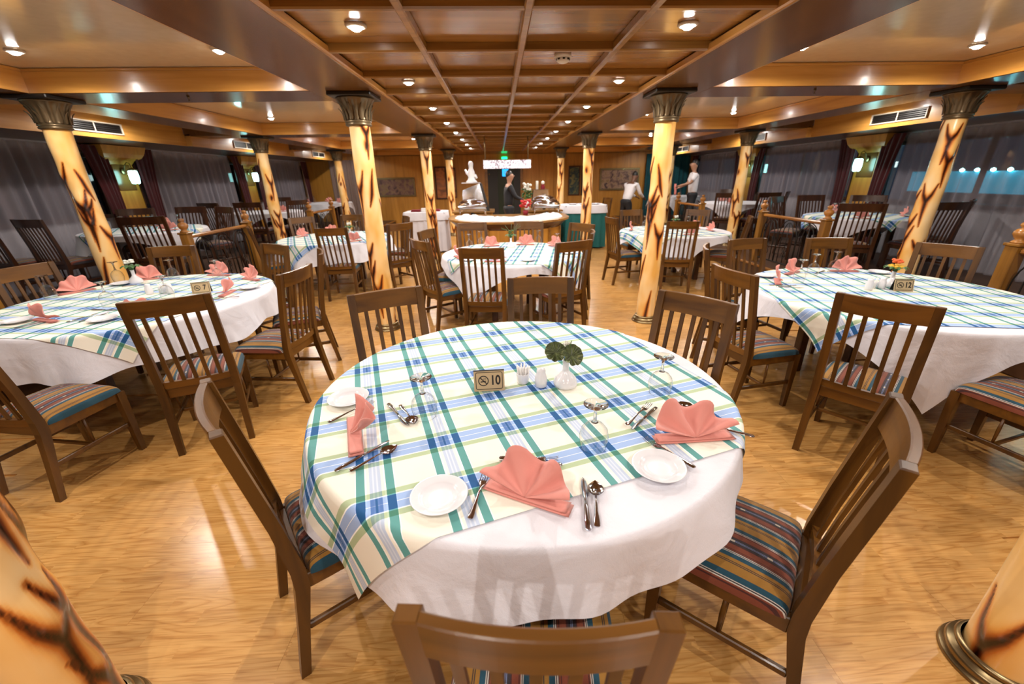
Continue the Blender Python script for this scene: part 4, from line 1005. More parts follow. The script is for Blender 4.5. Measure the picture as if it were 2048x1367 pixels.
def vase(x, y, label, kind, z=ZC):
    t = thing('flower_vase', label, 'vase', (x, y, z)); link('vase', vase_me, t); t.scale = (1.3,)*3
    if kind == 'leaf':
        for i, (dx, dy, dz, rx, ry, rz_, R) in enumerate(((-.036, -.008, .126, .85, -.15, -.1, .033), (.016, -.020, .118, .9, .15, .15, .035))):
            lf_ = link('round_leaf', round_leaf(R, i), t, (dx, dy, dz), (rx, ry, rz_))
            MB().tube([(0, 0, .08), (dx*.4, dy*.3, .13), (dx*.8, dy+.010, dz+.010), (dx, dy+.006, dz+.002)], .0016, 6).build('stem', M['leaf'], t)
        s = MB(); rnd = random.Random(4)
        for k in range(7):
            a = rnd.uniform(0, 6.28); e = .006+.014*rnd.random(); s.tube([(0, .004, .085), (e*.5*math.cos(a), e*.5*math.sin(a), .12), (e*math.cos(a), e*math.sin(a), .15+.02*rnd.random())], .0011, 5)
        s.build('grass_sprig', M['leaf'], t)
        s = MB()
        for k in range(22):
            a = rnd.uniform(0, 6.28); e = .016*rnd.random(); blob(s, (e*math.cos(a)+.004, e*math.sin(a)+.004, .128+.030*rnd.random()), .0035, 0, (1, 1, 1.6))
        s.build('seed_head', M['yellow'] if False else M['petal'], t)
    else:
        colr = {'white': M['petal'], 'orange': M['orange'], 'grass': M['leaf']}[kind]; rnd = random.Random(hash(kind) % 99 if False else len(kind))
        s = MB(); 
        for k in range(9):
            a = k*.7; s.loft([[(r_*math.cos(a)-w*math.sin(a), r_*math.sin(a)+w*math.cos(a), zz_), (r_*math.cos(a), r_*math.sin(a), zz_+.004), (r_*math.cos(a)+w*math.sin(a), r_*math.sin(a)-w*math.cos(a), zz_)] for r_, w, zz_ in ((.004, .002, .09), (.025, .012, .12), (.045, .012, .125), (.062, .001, .112))], False, 0, True, closed=False)
        s.build('leaves', M['leaf'], t)
        s = MB()
        for k in range(14 if kind != 'grass' else 6):
            a = rnd.uniform(0, 6.28); e = .022*rnd.random()**.5; blob(s, (e*math.cos(a), e*math.sin(a), .145+.02*rnd.random()), .011, 0, (1, 1, .7))
        s.build('flower_head', colr, t)
        if kind == 'orange':
            s = MB()
            for k in range(8): a = k*.8; blob(s, (.03*math.cos(a), .03*math.sin(a), .125), .012, 0, (1, 1, .8))
            s.build('yellow_flower', M['yellow'], t)
        if kind == 'grass':
            s = MB()
            for k in range(9): a = k*.72; s.tube([(0, 0, .09), (.04*math.cos(a), .04*math.sin(a), .17), (.10*math.cos(a), .10*math.sin(a), .205+.02*math.sin(k))], .0015, 5)
            s.build('grass_blades', M['leaf'], t)
    return t
vase(.268, 1.60, 'white bulb vase with two round leaves on the front centre table', 'leaf')
vase(-3.40, 3.90, 'white vase with a white flower on the front left table', 'white')
vase(3.10, 3.06, 'white vase with orange and yellow flowers on the front right table', 'orange')
vase(.14, 5.48, 'white vase with grassy green sprigs on ' + TC, 'grass')
vase(2.95, 7.0, 'white vase with a white flower on ' + TR, 'white'); vase(-2.45, 7.0, 'white vase with a white flower on ' + TL, 'white')
cup_me = MB().lathe([(0, 0), (.017, 0), (.020, .003), (.0215, .033), (.0215, .036), (.0195, .036), (.0185, .006), (0, .005)], 28, cap=False).mesh('cup', M['china'])
pick_me = MB().tube([(0, 0, 0), (0, 0, .062)], .0026, 6).mesh('toothpick', M['toothpick'])
shk = MB(); rings = []
for r, z in [(.0, 0), (.017, 0), (.0195, .003), (.0200, .02), (.0190, .036), (.0165, .044), (.0145, .050), (.0150, .056), (.0125, .062), (.006, .065), (0, .0655)]:
    rings.append([((r+(.0007*math.cos(10*a) if .003 < z < .04 else 0))*math.cos(a), (r+(.0007*math.cos(10*a) if .003 < z < .04 else 0))*math.sin(a), z) for a in [2*PI*j/40 for j in range(40)]])
shaker_me = shk.loft(rings, False).mesh('shaker', M['china'])
for (x, y, n, hi) in ((.082, 1.64, T10, 1), (-2.86, 3.50, T7, 0), (2.93, 3.04, T12, 0)):
    _c = link('toothpick_cup', cup_me, None, (x, y, ZC)); _c.scale = (1.35,)*3; tag(_c, 'small white cup holding wrapped toothpicks on ' + n, 'cup')
    rnd = random.Random(5)
    for k in range(14 if hi else 6):
        a = k*2.4; e = .0165*math.sqrt((k+.5)/14) if hi else .013
        o = link('toothpick', pick_me, None, (x+e*math.cos(a), y+e*math.sin(a), ZC+.007), (rnd.uniform(-.05, .05)-.2*e/.0165*math.sin(a), .2*e/.0165*math.cos(a), 0)); o.scale = (1.3, 1.3, 1.25)
        tag(o, 'white paper-wrapped toothpick standing in the cup on ' + n, 'toothpick', 'wrapped toothpicks on ' + n)
for (x, y, n) in ((.160, 1.60, 'white salt shaker between cup and vase on the front centre table'), (-2.78, 3.47, 'white shaker right of the toothpick cup on the front left table'), (-2.95, 3.47, 'white shaker left of the toothpick cup on the front left table'),
                  (2.99, 3.02, 'white shaker right of the toothpick cup on the front right table'), (2.86, 2.99, 'white shaker left of the toothpick cup on the front right table')):
    _c = link('shaker', shaker_me, None, (x, y, ZC)); _c.scale = (1.35,)*3; tag(_c, n, 'shaker')
def text_mesh(s, size, mat, name='digits'):
    cu = bpy.data.curves.new(name, 'FONT'); cu.body = s; cu.size = size; cu.extrude = .0004; cu.align_x = 'CENTER'; cu.align_y = 'CENTER'; cu.offset = size*.025
    o = bpy.data.objects.new(name, cu); COL.objects.link(o); bpy.context.view_layer.update()
    me = bpy.data.meshes.new_from_object(o.evaluated_get(bpy.context.evaluated_depsgraph_get())); bpy.data.objects.remove(o)
    me.materials.clear(); me.materials.append(mat); return me
def number_sign(x, y, deg, num, label):
    t = thing('table_sign', label, 'sign', (x, y, ZC), math.radians(deg))
    t.scale = (1.12,)*3
    w_, h_ = .118, .082; tl = math.radians(14)
    def P(u, v, d): # on the front face: u across, v up, d outwards
        return (u, -.021+v*math.sin(tl)-d*math.cos(tl), v*math.cos(tl)+d*math.sin(tl))
    def quadbox(m, u0, u1, v0, v1, d0, d1):
        vs = [P(u, v, d) for d in (d0, d1) for u, v in ((u0, v0), (u1, v0), (u1, v1), (u0, v1))]
        m.add(vs, [[0, 3, 2, 1], [4, 5, 6, 7], [0, 1, 5, 4], [1, 2, 6, 5], [2, 3, 7, 6], [3, 0, 4, 7]])
    m = MB(); quadbox(m, -w_/2, w_/2, 0, h_, -.0015, .0015); fp = m.build('front_plate', M['sign'], t)
    bk = MB(); vs = [(u, .021-v*math.sin(tl)+d, v*math.cos(tl)) for d in (-.0015, .0015) for u, v in ((-w_/2, 0), (w_/2, 0), (w_/2, h_), (-w_/2, h_))]
    bk.add(vs, [[0, 3, 2, 1], [4, 5, 6, 7], [0, 1, 5, 4], [1, 2, 6, 5], [2, 3, 7, 6], [3, 0, 4, 7]]); bk.build('back_plate', M['black'], t)
    MB().box((0, -.0008, h_*math.cos(tl)-.0006), (w_, .006, .003), 0).build('ridge', M['black'], t)
    # rounded border line
    path = []; bw, bh, cr = w_/2-.008, h_/2-.008, .006
    for qx, qy, a0 in ((1, 1, 0), (-1, 1, 90), (-1, -1, 180), (1, -1, 270)):
        for k in range(5): a = math.radians(a0+k*22.5); path.append((qx*(bw-cr)+cr*math.cos(a), qy*(bh-cr)+cr*math.sin(a)))
    def line_loop(pts, lw, nm, closed=True):
        m = MB(); n = len(pts); cxm = 0
        R_ = []
        for i in range(n):
            p = Vector(pts[i]); q0 = Vector(pts[(i-1) % n]) if closed or i else p; q1 = Vector(pts[(i+1) % n]) if closed or i < n-1 else p
            d = (q1-q0).normalized(); nn = Vector((-d.y, d.x)); a = p+nn*lw/2; b = p-nn*lw/2
            R_.append([P(a.x, a.y+h_/2, .0016), P(a.x, a.y+h_/2, .0022), P(b.x, b.y+h_/2, .0022), P(b.x, b.y+h_/2, .0016)])
        if closed: R_.append(R_[0])
        m.loft(R_, not closed, 0, False); return m.build(nm, M['black'], fp)
    line_loop(path, .0024, 'border_line')
    cxs = -.022; rr = .0185
    line_loop([(cxs+rr*math.cos(a), rr*math.sin(a)) for a in [2*PI*k/28 for k in range(28)]], .0036, 'prohibition_ring')
    line_loop([(cxs-rr*.7, rr*.7), (cxs, 0), (cxs+rr*.7, -rr*.7)], .0038, 'prohibition_bar', False)
    line_loop([(cxs-.011, -.004), (cxs, -.003), (cxs+.009, -.002)], .0045, 'cigarette', False)
    line_loop([(cxs+.003, .003), (cxs-.001, .006), (cxs+.004, .009), (cxs+.001, .012)], .0013, 'smoke_curl', False)
    line_loop([(cxs+.008, .002), (cxs+.005, .005), (cxs+.010, .008), (cxs+.007, .011)], .0013, 'smoke_curl', False)
    me = text_mesh(num, .046, M['black'])
    o = link('number_' + ('digits' if len(num) > 1 else 'digit'), me, fp); o.location = P(.024, h_/2, .0018); o.rotation_euler = (PI/2-tl, 0, 0); o.scale = (.88, 1.12, 1)
    return t
number_sign(-.068, 1.595, 2, '10', 'gold no-smoking table sign with the number 10, on the front centre table')
number_sign(-2.52, 3.47, 20, '7', 'gold no-smoking table sign with the number 7, on the front left table')
number_sign(3.08, 2.94, -12, '12', 'gold no-smoking table sign with the number 12, on the front right table')

# ------------------------------------------------------------------ iron railings with newel posts
def newel(parent, y):
    np_ = MB().box((0, y, .40), (.10, .10, .80), .005).build('newel_post', M['newel'], parent)
    MB().box((0, y, .812), (.125, .125, .025), .006).build('post_cap', M['newel'], np_)
    MB().lathe([(.0, 0), (.050, 0), (.052, .012), (.038, .022), (.030, .032), (.046, .050), (.058, .075), (.056, .095), (.040, .115), (.022, .122), (.020, .130), (.032, .140), (.034, .155), (.024, .168), (.0, .172)], 20, (0, y, .824)).build('finial', M['rail'], np_)
def railing(x, y0, y1, label):
    t = thing('iron_railing', label, 'railing', (x, y0, PZ+.004)); Lg = y1-y0
    newel(t, 0); newel(t, Lg)
    MB().box((0, Lg/2, .765), (.055, Lg-.10, .045), .012).build('handrail', M['rail'], t)
    MB().box((0, Lg/2, .08), (.03, Lg-.10, .02), .003).build('bottom_bar', M['iron'], t)
    n = 3; w = (Lg-.12)/n
    for k in range(n):
        for (s0, s1, zt) in ((.02, .98, .74), (.22, .78, .70)):
            a = .06+w*(k+s0); b = .06+w*(k+s1); c = (a+b)/2; r = (b-a)/2
            pth = [(0, a, .09), (0, a, .40)] + [(0, c-r*math.cos(q*PI/12), .42+(zt-.42)*math.sin(q*PI/12)**.8) for q in range(1, 12)] + [(0, b, .40), (0, b, .09)]
            MB().tube(pth, .007, 6).build('arch_bar', M['iron'], t)
        c = .06+w*(k+.5)
        MB().tube([(0, c, .09), (0, c, .70)], .006, 6).build('baluster', M['iron'], t)
        for zz_ in (.22, .30):
            MB().tube([(0, c+.045*math.cos(q*PI/8), zz_+.045*math.sin(q*PI/8)) for q in range(17)], .005, 6, cap=False).build('scroll_ring', M['iron'], t)
    return t
railing(-4.05, 5.60, 6.98, 'iron arch railing with wooden posts at the near left platform edge')
railing(-4.05, 9.35, 10.6, 'iron arch railing with wooden posts at the far left platform edge')
railing(4.42, 5.55, 6.98, 'iron arch railing with wooden posts at the near right platform edge')
railing(4.42, 9.2, 10.5, 'iron arch railing with wooden posts at the far right platform edge')
railing(4.42, 1.95, 3.36, 'railing at the right frame edge with one newel post showing')
railing(-4.05, 1.95, 3.30, 'railing at the left frame edge with one newel post showing')

# ------------------------------------------------------------------ buffet counter
bc = thing('buffet_counter', 'curved wooden buffet counter with dark cornice under the hanging lamp', 'counter', (.19, 8.75, 0))
def half(rx, ry, n=28, a0=PI, a1=2*PI): return [(rx*math.cos(a0+(a1-a0)*i/n), ry*math.sin(a0+(a1-a0)*i/n)) for i in range(n+1)]
def slab(rx, ry, yb, z0, z1, m=None):
    m = m or MB(); pts = half(rx, ry) + [(rx, yb), (-rx, yb)]
    m.loft([[(x, y, z0) for x, y in pts], [(x, y, z1) for x, y in pts]], True, 0, False); return m
slab(1.04, .93, .62, 0, .72).build('core', M['darkwood'], bc)
npan = 8
for k in range(npan):
    a0 = PI+(PI/npan)*k+.02; a1 = PI+(PI/npan)*(k+1)-.02
    out = half(1.07, .96, 5, a0, a1); inn = half(1.035, .925, 5, a0, a1)
    MB().loft([[(x, y, z) for x, y in out+inn[::-1]] for z in (.10, .70)], True, 0, False).build('front_panel', M['wallwood'], bc)
    am = PI+(PI/npan)*k
    MB().box((1.08*math.cos(am), .97*math.sin(am), .38), (.05, .05, .68), .006, 0, Matrix.Rotation(am, 4, 'Z')).build('pilaster_strip', M['rib'], bc)
slab(1.09, .98, .62, .0, .09).build('plinth', M['darkwood'], bc)
cn = MB()
prof = [(1.07, .96, .70), (1.10, .99, .74), (1.17, 1.05, .80), (1.20, 1.08, .83)]
cn.loft([[(x, y, z) for x, y in half(rx, ry)+[(rx, .62), (-rx, .62)]] for rx, ry, z in prof], True, 0, False)
cn.build('dark_cornice', M['darkwood'], bc)
slab(1.23, 1.10, .66, .83, .865).build('countertop', M['rib'], bc)
rnd = random.Random(2); rows = []
for i in range(25):
    a = PI+PI*i/24; row = []
    for j in range(12):
        u = .50+.43*j/11; row.append((1.18*u*math.cos(a), 1.05*u*math.sin(a)+.0, .868+(.055*math.sin(PI*(j+.001)/11)**.5)*(1+.5*rnd.uniform(-1, 1)) if 0 < j < 11 else .868))
    rows.append(row)
ic = MB().grid(rows, 0, False); ic = ic.build('crushed_ice', M['ice'], None, (.19, 8.75, 0)); tag(ic, 'crushed ice bed heaped along the curved buffet countertop', 'ice', None, 'stuff')
def chafing(x, y, z, rz, label, lid=True, s=1.0):
    t = thing('chafing_dish', label, 'chafing dish', (x, y, z), rz, 'steel chafing dishes'); t.scale = (s,)*3
    fr = MB()
    for sx in (-1, 1):
        for sy in (-1, 1): MB().tube([(sx*.27, sy*.15, 0), (sx*.26, sy*.145, .10), (sx*.27, sy*.15, .15)], .011, 8).build('leg', M['steel'], t)
    fr.bb(-.28, .28, -.16, .16, .145, .205, .012); fr.build('water_pan', M['steel'], t)
    MB().bb(-.30, .30, -.18, .18, .200, .215, .006).build('rim', M['steel'], t)
    rings = []
    for k in range(9):
        q = k/8*PI/2; e = math.cos(q)**.6; rings.append([(e*.28*u, e*.165*v, .215+.12*math.sin(q)) for u, v in ((-1, -1), (0, -1.03), (1, -1), (1.02, 0), (1, 1), (0, 1.03), (-1, 1), (-1.02, 0))])
    ld = MB().loft(rings, True).build('lid', M['steel'], t)
    MB().tube([(-.06, 0, .33), (-.04, 0, .365), (.04, 0, .365), (.06, 0, .33)], .008, 8).build('lid_handle', M['steel'], ld)
    MB().lathe([(0, .01), (.04, .01), (.042, .06), (.02, .075), (0, .075)], 14).build('burner', M['black'], t)
chafing(-.56, 9.02, .866, .1, 'steel chafing dish at the left of the buffet counter', s=1.0)
chafing(1.0, 9.02, .866, -.1, 'steel chafing dish at the right of the buffet counter', s=.95)
chafing(1.02, 9.75, .92, -.05, 'small steel chafing dish behind the right one, by the teal table', s=.9)
st = thing('back_counter', 'low wooden back counter behind the curved buffet', 'counter', (.19, 10.05, 0))
MB().bb(-1.2, -.35, -.35, .35, 0, .88, .005).build('cabinet_body', M['wallwood'], st); MB().bb(.45, 1.2, -.35, .35, 0, .88, .005).build('cabinet_body', M['wallwood'], st)
MB().bb(-1.25, -.3, -.40, .40, .88, .915, .005).build('worktop', M['rib'], st); MB().bb(.4, 1.25, -.40, .40, .88, .915, .005).build('worktop', M['rib'], st)
hd = thing('display_hood', 'tall steel food warmer hood behind the left chafing dish', 'food warmer', (-.58, 9.95, .916))
MB().loft([[(-.26, -.2, 0), (.30, -.2, 0), (.30, .2, 0), (-.26, .2, 0)], [(-.22, -.16, .45), (.16, -.16, .58), (.16, .16, .58), (-.22, .16, .45)]][::1], True, 0, False).build('steel_hood', M['steel'], hd)
MB().loft([[(.302, -.2, 0), (.36, -.2, 0), (.36, .2, 0), (.302, .2, 0)], [(.165, -.16, .58), (.20, -.16, .58), (.20, .16, .58), (.165, .16, .58)]], True, 0, False).build('black_side_panel', M['black'], hd)
MB().bb(-.24, .18, -.18, .18, .585, .60, .005).build('top_tray', M['china'], hd)
sp_ = thing('sculpture', 'small white carved sculpture of two heads on top of the steel hood', 'sculpture', (-.60, 9.95, 1.518))
m = MB(); m.lathe([(0, 0), (.12, 0), (.125, .02), (.09, .05), (.07, .10), (.085, .17), (.07, .24), (.045, .29), (.05, .34), (.055, .39), (.035, .43), (0, .44)], 18); m.build('figure_body', M['ice'], sp_)
m = MB(); m.tube([(-.04, 0, .15), (-.10, 0, .20), (-.13, 0, .27)], [.035, .03, .02], 10); m.build('raised_limb', M['ice'], sp_)
m = MB(); m.tube([(.03, 0, .12), (.09, 0, .14), (.12, 0, .08)], [.04, .035, .025], 10); m.build('lower_limb', M['ice'], sp_)
fb = thing('silver_box', 'silver box stand under the flowers at the right of the buffet', 'box', (.96, 9.9, .916))
MB().loft([[(-.22, -.15, 0), (.22, -.15, 0), (.22, .15, 0), (-.22, .15, 0)], [(-.18, -.13, .42), (.15, -.13, .42), (.15, .13, .42), (-.18, .13, .42)]], True, 0, False).build('box_body', M['steel'], fb)
MB().bb(-.20, .17, -.15, .15, .42, .435, .004).build('box_lid', M['steel'], fb)
fl = thing('flower_arrangement', 'white flower arrangement on green leaves left of the silver box', 'flowers', (.64, 9.85, .916))
MB().lathe([(0, 0), (.05, 0), (.06, .02), (.04, .1), (.05, .2), (.045, .2), (.0, .05)], 16, cap=False).build('pot', M['china'], fl)
m = MB(); rnd = random.Random(8)
for k in range(26): a = rnd.uniform(0, 6.28); e = .11*rnd.random()**.5; blob(m, (e*math.cos(a), e*math.sin(a), .24+.22*rnd.random()), .035, 0, (1, 1, .6))
m.build('foliage', M['leaf'], fl)
m = MB()
for k in range(16): a = rnd.uniform(0, 6.28); e = .08*rnd.random()**.5; blob(m, (e*math.cos(a), e*math.sin(a)-.03, .42+.14*rnd.random()), .035, 0, (1, 1, .8))
m.build('blossoms', M['petal'], fl)
cd_ = thing('candle', 'cream pillar candle on the silver box', 'candle', (.87, 9.86, 1.352)); MB().lathe([(0, 0), (.028, 0), (.028, .17), (.02, .175), (0, .17)], 16).build('wax', M['petal'], cd_); MB().tube([(0, 0, .17), (.002, 0, .185)], .002, 5).build('wick', M['black'], cd_)
bt = thing('figurine', 'small dark red and white figurine beside the candle', 'figurine', (1.0, 9.86, 1.352)); MB().lathe([(0, 0), (.045, 0), (.05, .05), (.03, .1), (0, .11)], 14).build('figurine_body', M['redcloth'], bt); m = MB(); blob(m, (0, 0, .135), .04); m.build('figurine_head', M['petal'], bt)
rp = thing('red_flower_pot', 'red flowering plant in front of the silver box', 'plant', (.56, 9.12, .866))
MB().lathe([(0, 0), (.05, 0), (.06, .09), (.055, .09), (0, .03)], 16, cap=False).build('pot', M['redcloth'], rp)
m = MB()
for k in range(24): a = rnd.uniform(0, 6.28); e = .11*rnd.random()**.5; blob(m, (e*math.cos(a), e*math.sin(a), .13+.18*rnd.random()), .035, 0, (1, 1, .5))
m.build('red_blossoms', M['red'], rp)
# hanging crystal lamp
hl = thing('hanging_lamp', 'long frosted crystal lamp hanging over the buffet counter', 'lamp', (.19, 9.15, 1.78))
MB().bb(-.48, .48, -.12, .12, 0, .155, .006).build('crystal_panel', M['crystal'], hl)
MB().bb(-.49, .49, -.13, .13, .155, .17, .003).build('top_frame', M['steel'], hl)
for x in (-.44, .43): MB().tube([(x, 0, .17), (x, 0, .644)], .012, 8).build('hanging_rod', M['brass'], hl)
# skirted side tables
def skirted(x, y, hw, hd, z, mat, label, top=M['linen'], band=0.0):
    t = thing('skirted_table', label, 'table', (x, y, 0))
    MB().bb(-hw+.02, hw-.02, -hd+.02, hd-.02, z-.03, z-.004).build('tabletop', M['darkwood'], t)
    for sx in (-1, 1):
        for sy in (-1, 1): MB().box((sx*(hw-.08), sy*(hd-.08), (z-.03)/2), (.05, .05, z-.03), .003).build('leg', M['darkwood'], t)
    n = 160; per = []
    for i in range(n):
        a = 2*PI*i/n; c, s_ = math.cos(a), math.sin(a); k = (abs(c)**8+abs(s_)**8)**(-1/8); per.append((k*c, k*s_))
    rings = []
    for q in range(5):
        zz_ = z-.002-(z-.03)*q/4; am = .022*q/4+.003
        rings.append([((hw+am*math.sin(i*.9))*px, (hd+am*math.sin(i*.9))*py, zz_) for i, (px, py) in enumerate(per)])
    MB().loft(rings, False).build('skirt', mat, t)
    r2 = [[((hw+.01)*px, (hd+.01)*py, z+.001) for px, py in per], [((hw+.012)*px, (hd+.012)*py, z-.002) for px, py in per], [((hw+.03+.012*math.sin(i*.35))*px, (hd+.03+.012*math.sin(i*.35))*py, z-.17) for i, (px, py) in enumerate(per)]]
    m = MB().loft(r2, False); m.add([(p[0], p[1], z+.001) for p in r2[0]], [list(range(n))]); m.build('top_cloth', top, t); return t
skirted(-1.72, 10.2, .48, .38, .90, M['linen'], 'side table with a gathered white skirt left of the buffet')
skirted(2.02, 10.3, .50, .42, .98, M['teal'], 'side table with a teal skirt and white top cloth right of the buffet')
for k, (x, y) in enumerate([(-1.95, 10.15), (-1.5, 10.2)]):
    t = thing('folded_napkin_stack', 'dark red folded cloth, %s one on the white skirted table' % ('left', 'right')[k], 'cloth', (x, y, .902))
    for q in range(3): MB().box((0, 0, .008+q*.015), (.22-.01*q, .16, .014), .005).build('folded_layer', M['redcloth'], t)
tag(MB().box((0, 0, .04), (.16, .12, .08), .006).build('white_box', M['white'], None, (-1.73, 10.1, .902)), 'white box between the dark red cloths', 'box')
for k in range(3):
    o = link('platter', plate_me, None, (1.75+.27*k, 10.2, .982)); o.scale = (1.5,)*3; tag(o, 'white platter, %s on the teal skirted table' % ('left one', 'middle one', 'right one')[k], 'plate', 'platters on the teal table')

# ------------------------------------------------------------------ back wall: door, pictures, signs
d1 = struct('door_1', None, (.20, Y1-.025, 0))
for (a, b, za, zb) in ((-.66, -.58, 0, 2.04), (.60, .68, 0, 2.04), (-.66, .68, 2.04, 2.12)): MB().bb(a, b, -.06, 0, za, zb, .004).build('door_frame', M['rib'], d1)
MB().bb(-.58, -.22, -.05, -.01, .01, 2.03).build('black_leaf', M['black'], d1)
MB().bb(-.22, .36, -.03, -.01, .01, 2.03).build('green_glass_leaf', M['doorglass'], d1)
MB().bb(.36, .60, -.03, -.01, .01, 2.03).build('dark_gap', M['black'], d1)
MB().lathe([(0, 0), (.03, 0), (.03, .02), (0, .025)], 14, mat=Matrix.Rotation(PI/2, 4, 'X')).build('round_plate', M['brass'], d1, (-.52, -.052, 1.72))
ex = thing('exit_sign', 'small glowing green exit light over the back door', 'sign', (.24, Y1-.046, 2.20))
MB().box((0, 0, .035), (.20, .05, .09), .006).build('green_lightbox', M['exit'], ex)
bs = thing('blue_sign', 'blue square sign with a pale mark on the green door', 'sign', (.26, Y1-.0615, 1.64))
MB().box((0, 0, .12), (.22, .012, .24), .004).build('blue_plate', M['bluesign'], bs)
m = MB(); m.tube([(-.04, -.008, .06), (-.04, -.008, .18), (.03, -.008, .18), (.04, -.008, .14), (0, -.008, .12), (.04, -.008, .06)], .009, 6); m.build('pale_mark', M['white'], bs)
def picture(x0, x1, z0, z1, mat, label, fw=.04, fm='darkwood', y=Y1-.022):
    t = thing('framed_picture', label, 'picture', ((x0+x1)/2, y, (z0+z1)/2)); hw, hh = (x1-x0)/2, (z1-z0)/2
    fr = MB(); fr.bb(-hw, hw, -.04, -.001, hh-fw, hh, .004); fr.bb(-hw, hw, -.04, -.001, -hh, -hh+fw, .004); fr.bb(-hw, -hw+fw, -.04, -.001, -hh+fw, hh-fw, .004); fr.bb(hw-fw, hw, -.04, -.001, -hh+fw, hh-fw, .004)
    fr.build('frame', M[fm], t); MB().bb(-hw+fw, hw-fw, -.015, -.002, -hh+fw, hh-fw).build('canvas', mat, t); return t
pA = picture_mat('crowd_relief', [(.05, .03, .03), (.16, .08, .07), (.24, .15, .09), (.22, .15, .05)], 5, 1)
pB = picture_mat('crowd_relief_light', [(.05, .03, .03), (.2, .12, .1), (.40, .26, .17), (.22, .15, .05)], 5, 6)
pC = picture_mat('orange_figure', [(.06, .04, .03), (.25, .09, .03), (.50, .18, .05), (.30, .12, .05)], 2.5, 3)
pD = picture_mat('dark_reeds', [(.01, .02, .03), (.02, .05, .05), (.12, .12, .04), (.22, .18, .06)], 6, 9)
picture(-4.35, -3.0, 1.02, 1.66, pA, 'wide dark brown relief picture on the back wall left of the columns', .06, 'brass')
picture(-2.66, -2.34, .95, 1.95, pC, 'narrow orange panel, left of three beside the column', .03)
picture(-2.28, -1.85, .90, 2.0, pC, 'tall picture of an orange robed figure, middle of three', .05)
picture(-1.80, -1.52, .95, 1.95, pC, 'narrow orange panel, right of three beside the column', .03)
picture(2.55, 2.98, .95, 1.95, pD, 'tall dark teal panel picture, left one right of the door', .04)
picture(3.02, 3.42, .95, 1.95, pD, 'tall dark teal panel picture with reeds, right one', .04)
picture(3.70, 5.15, 1.10, 1.85, pB, 'wide brown relief picture with light figures behind the bending waiter', .06, 'brass')

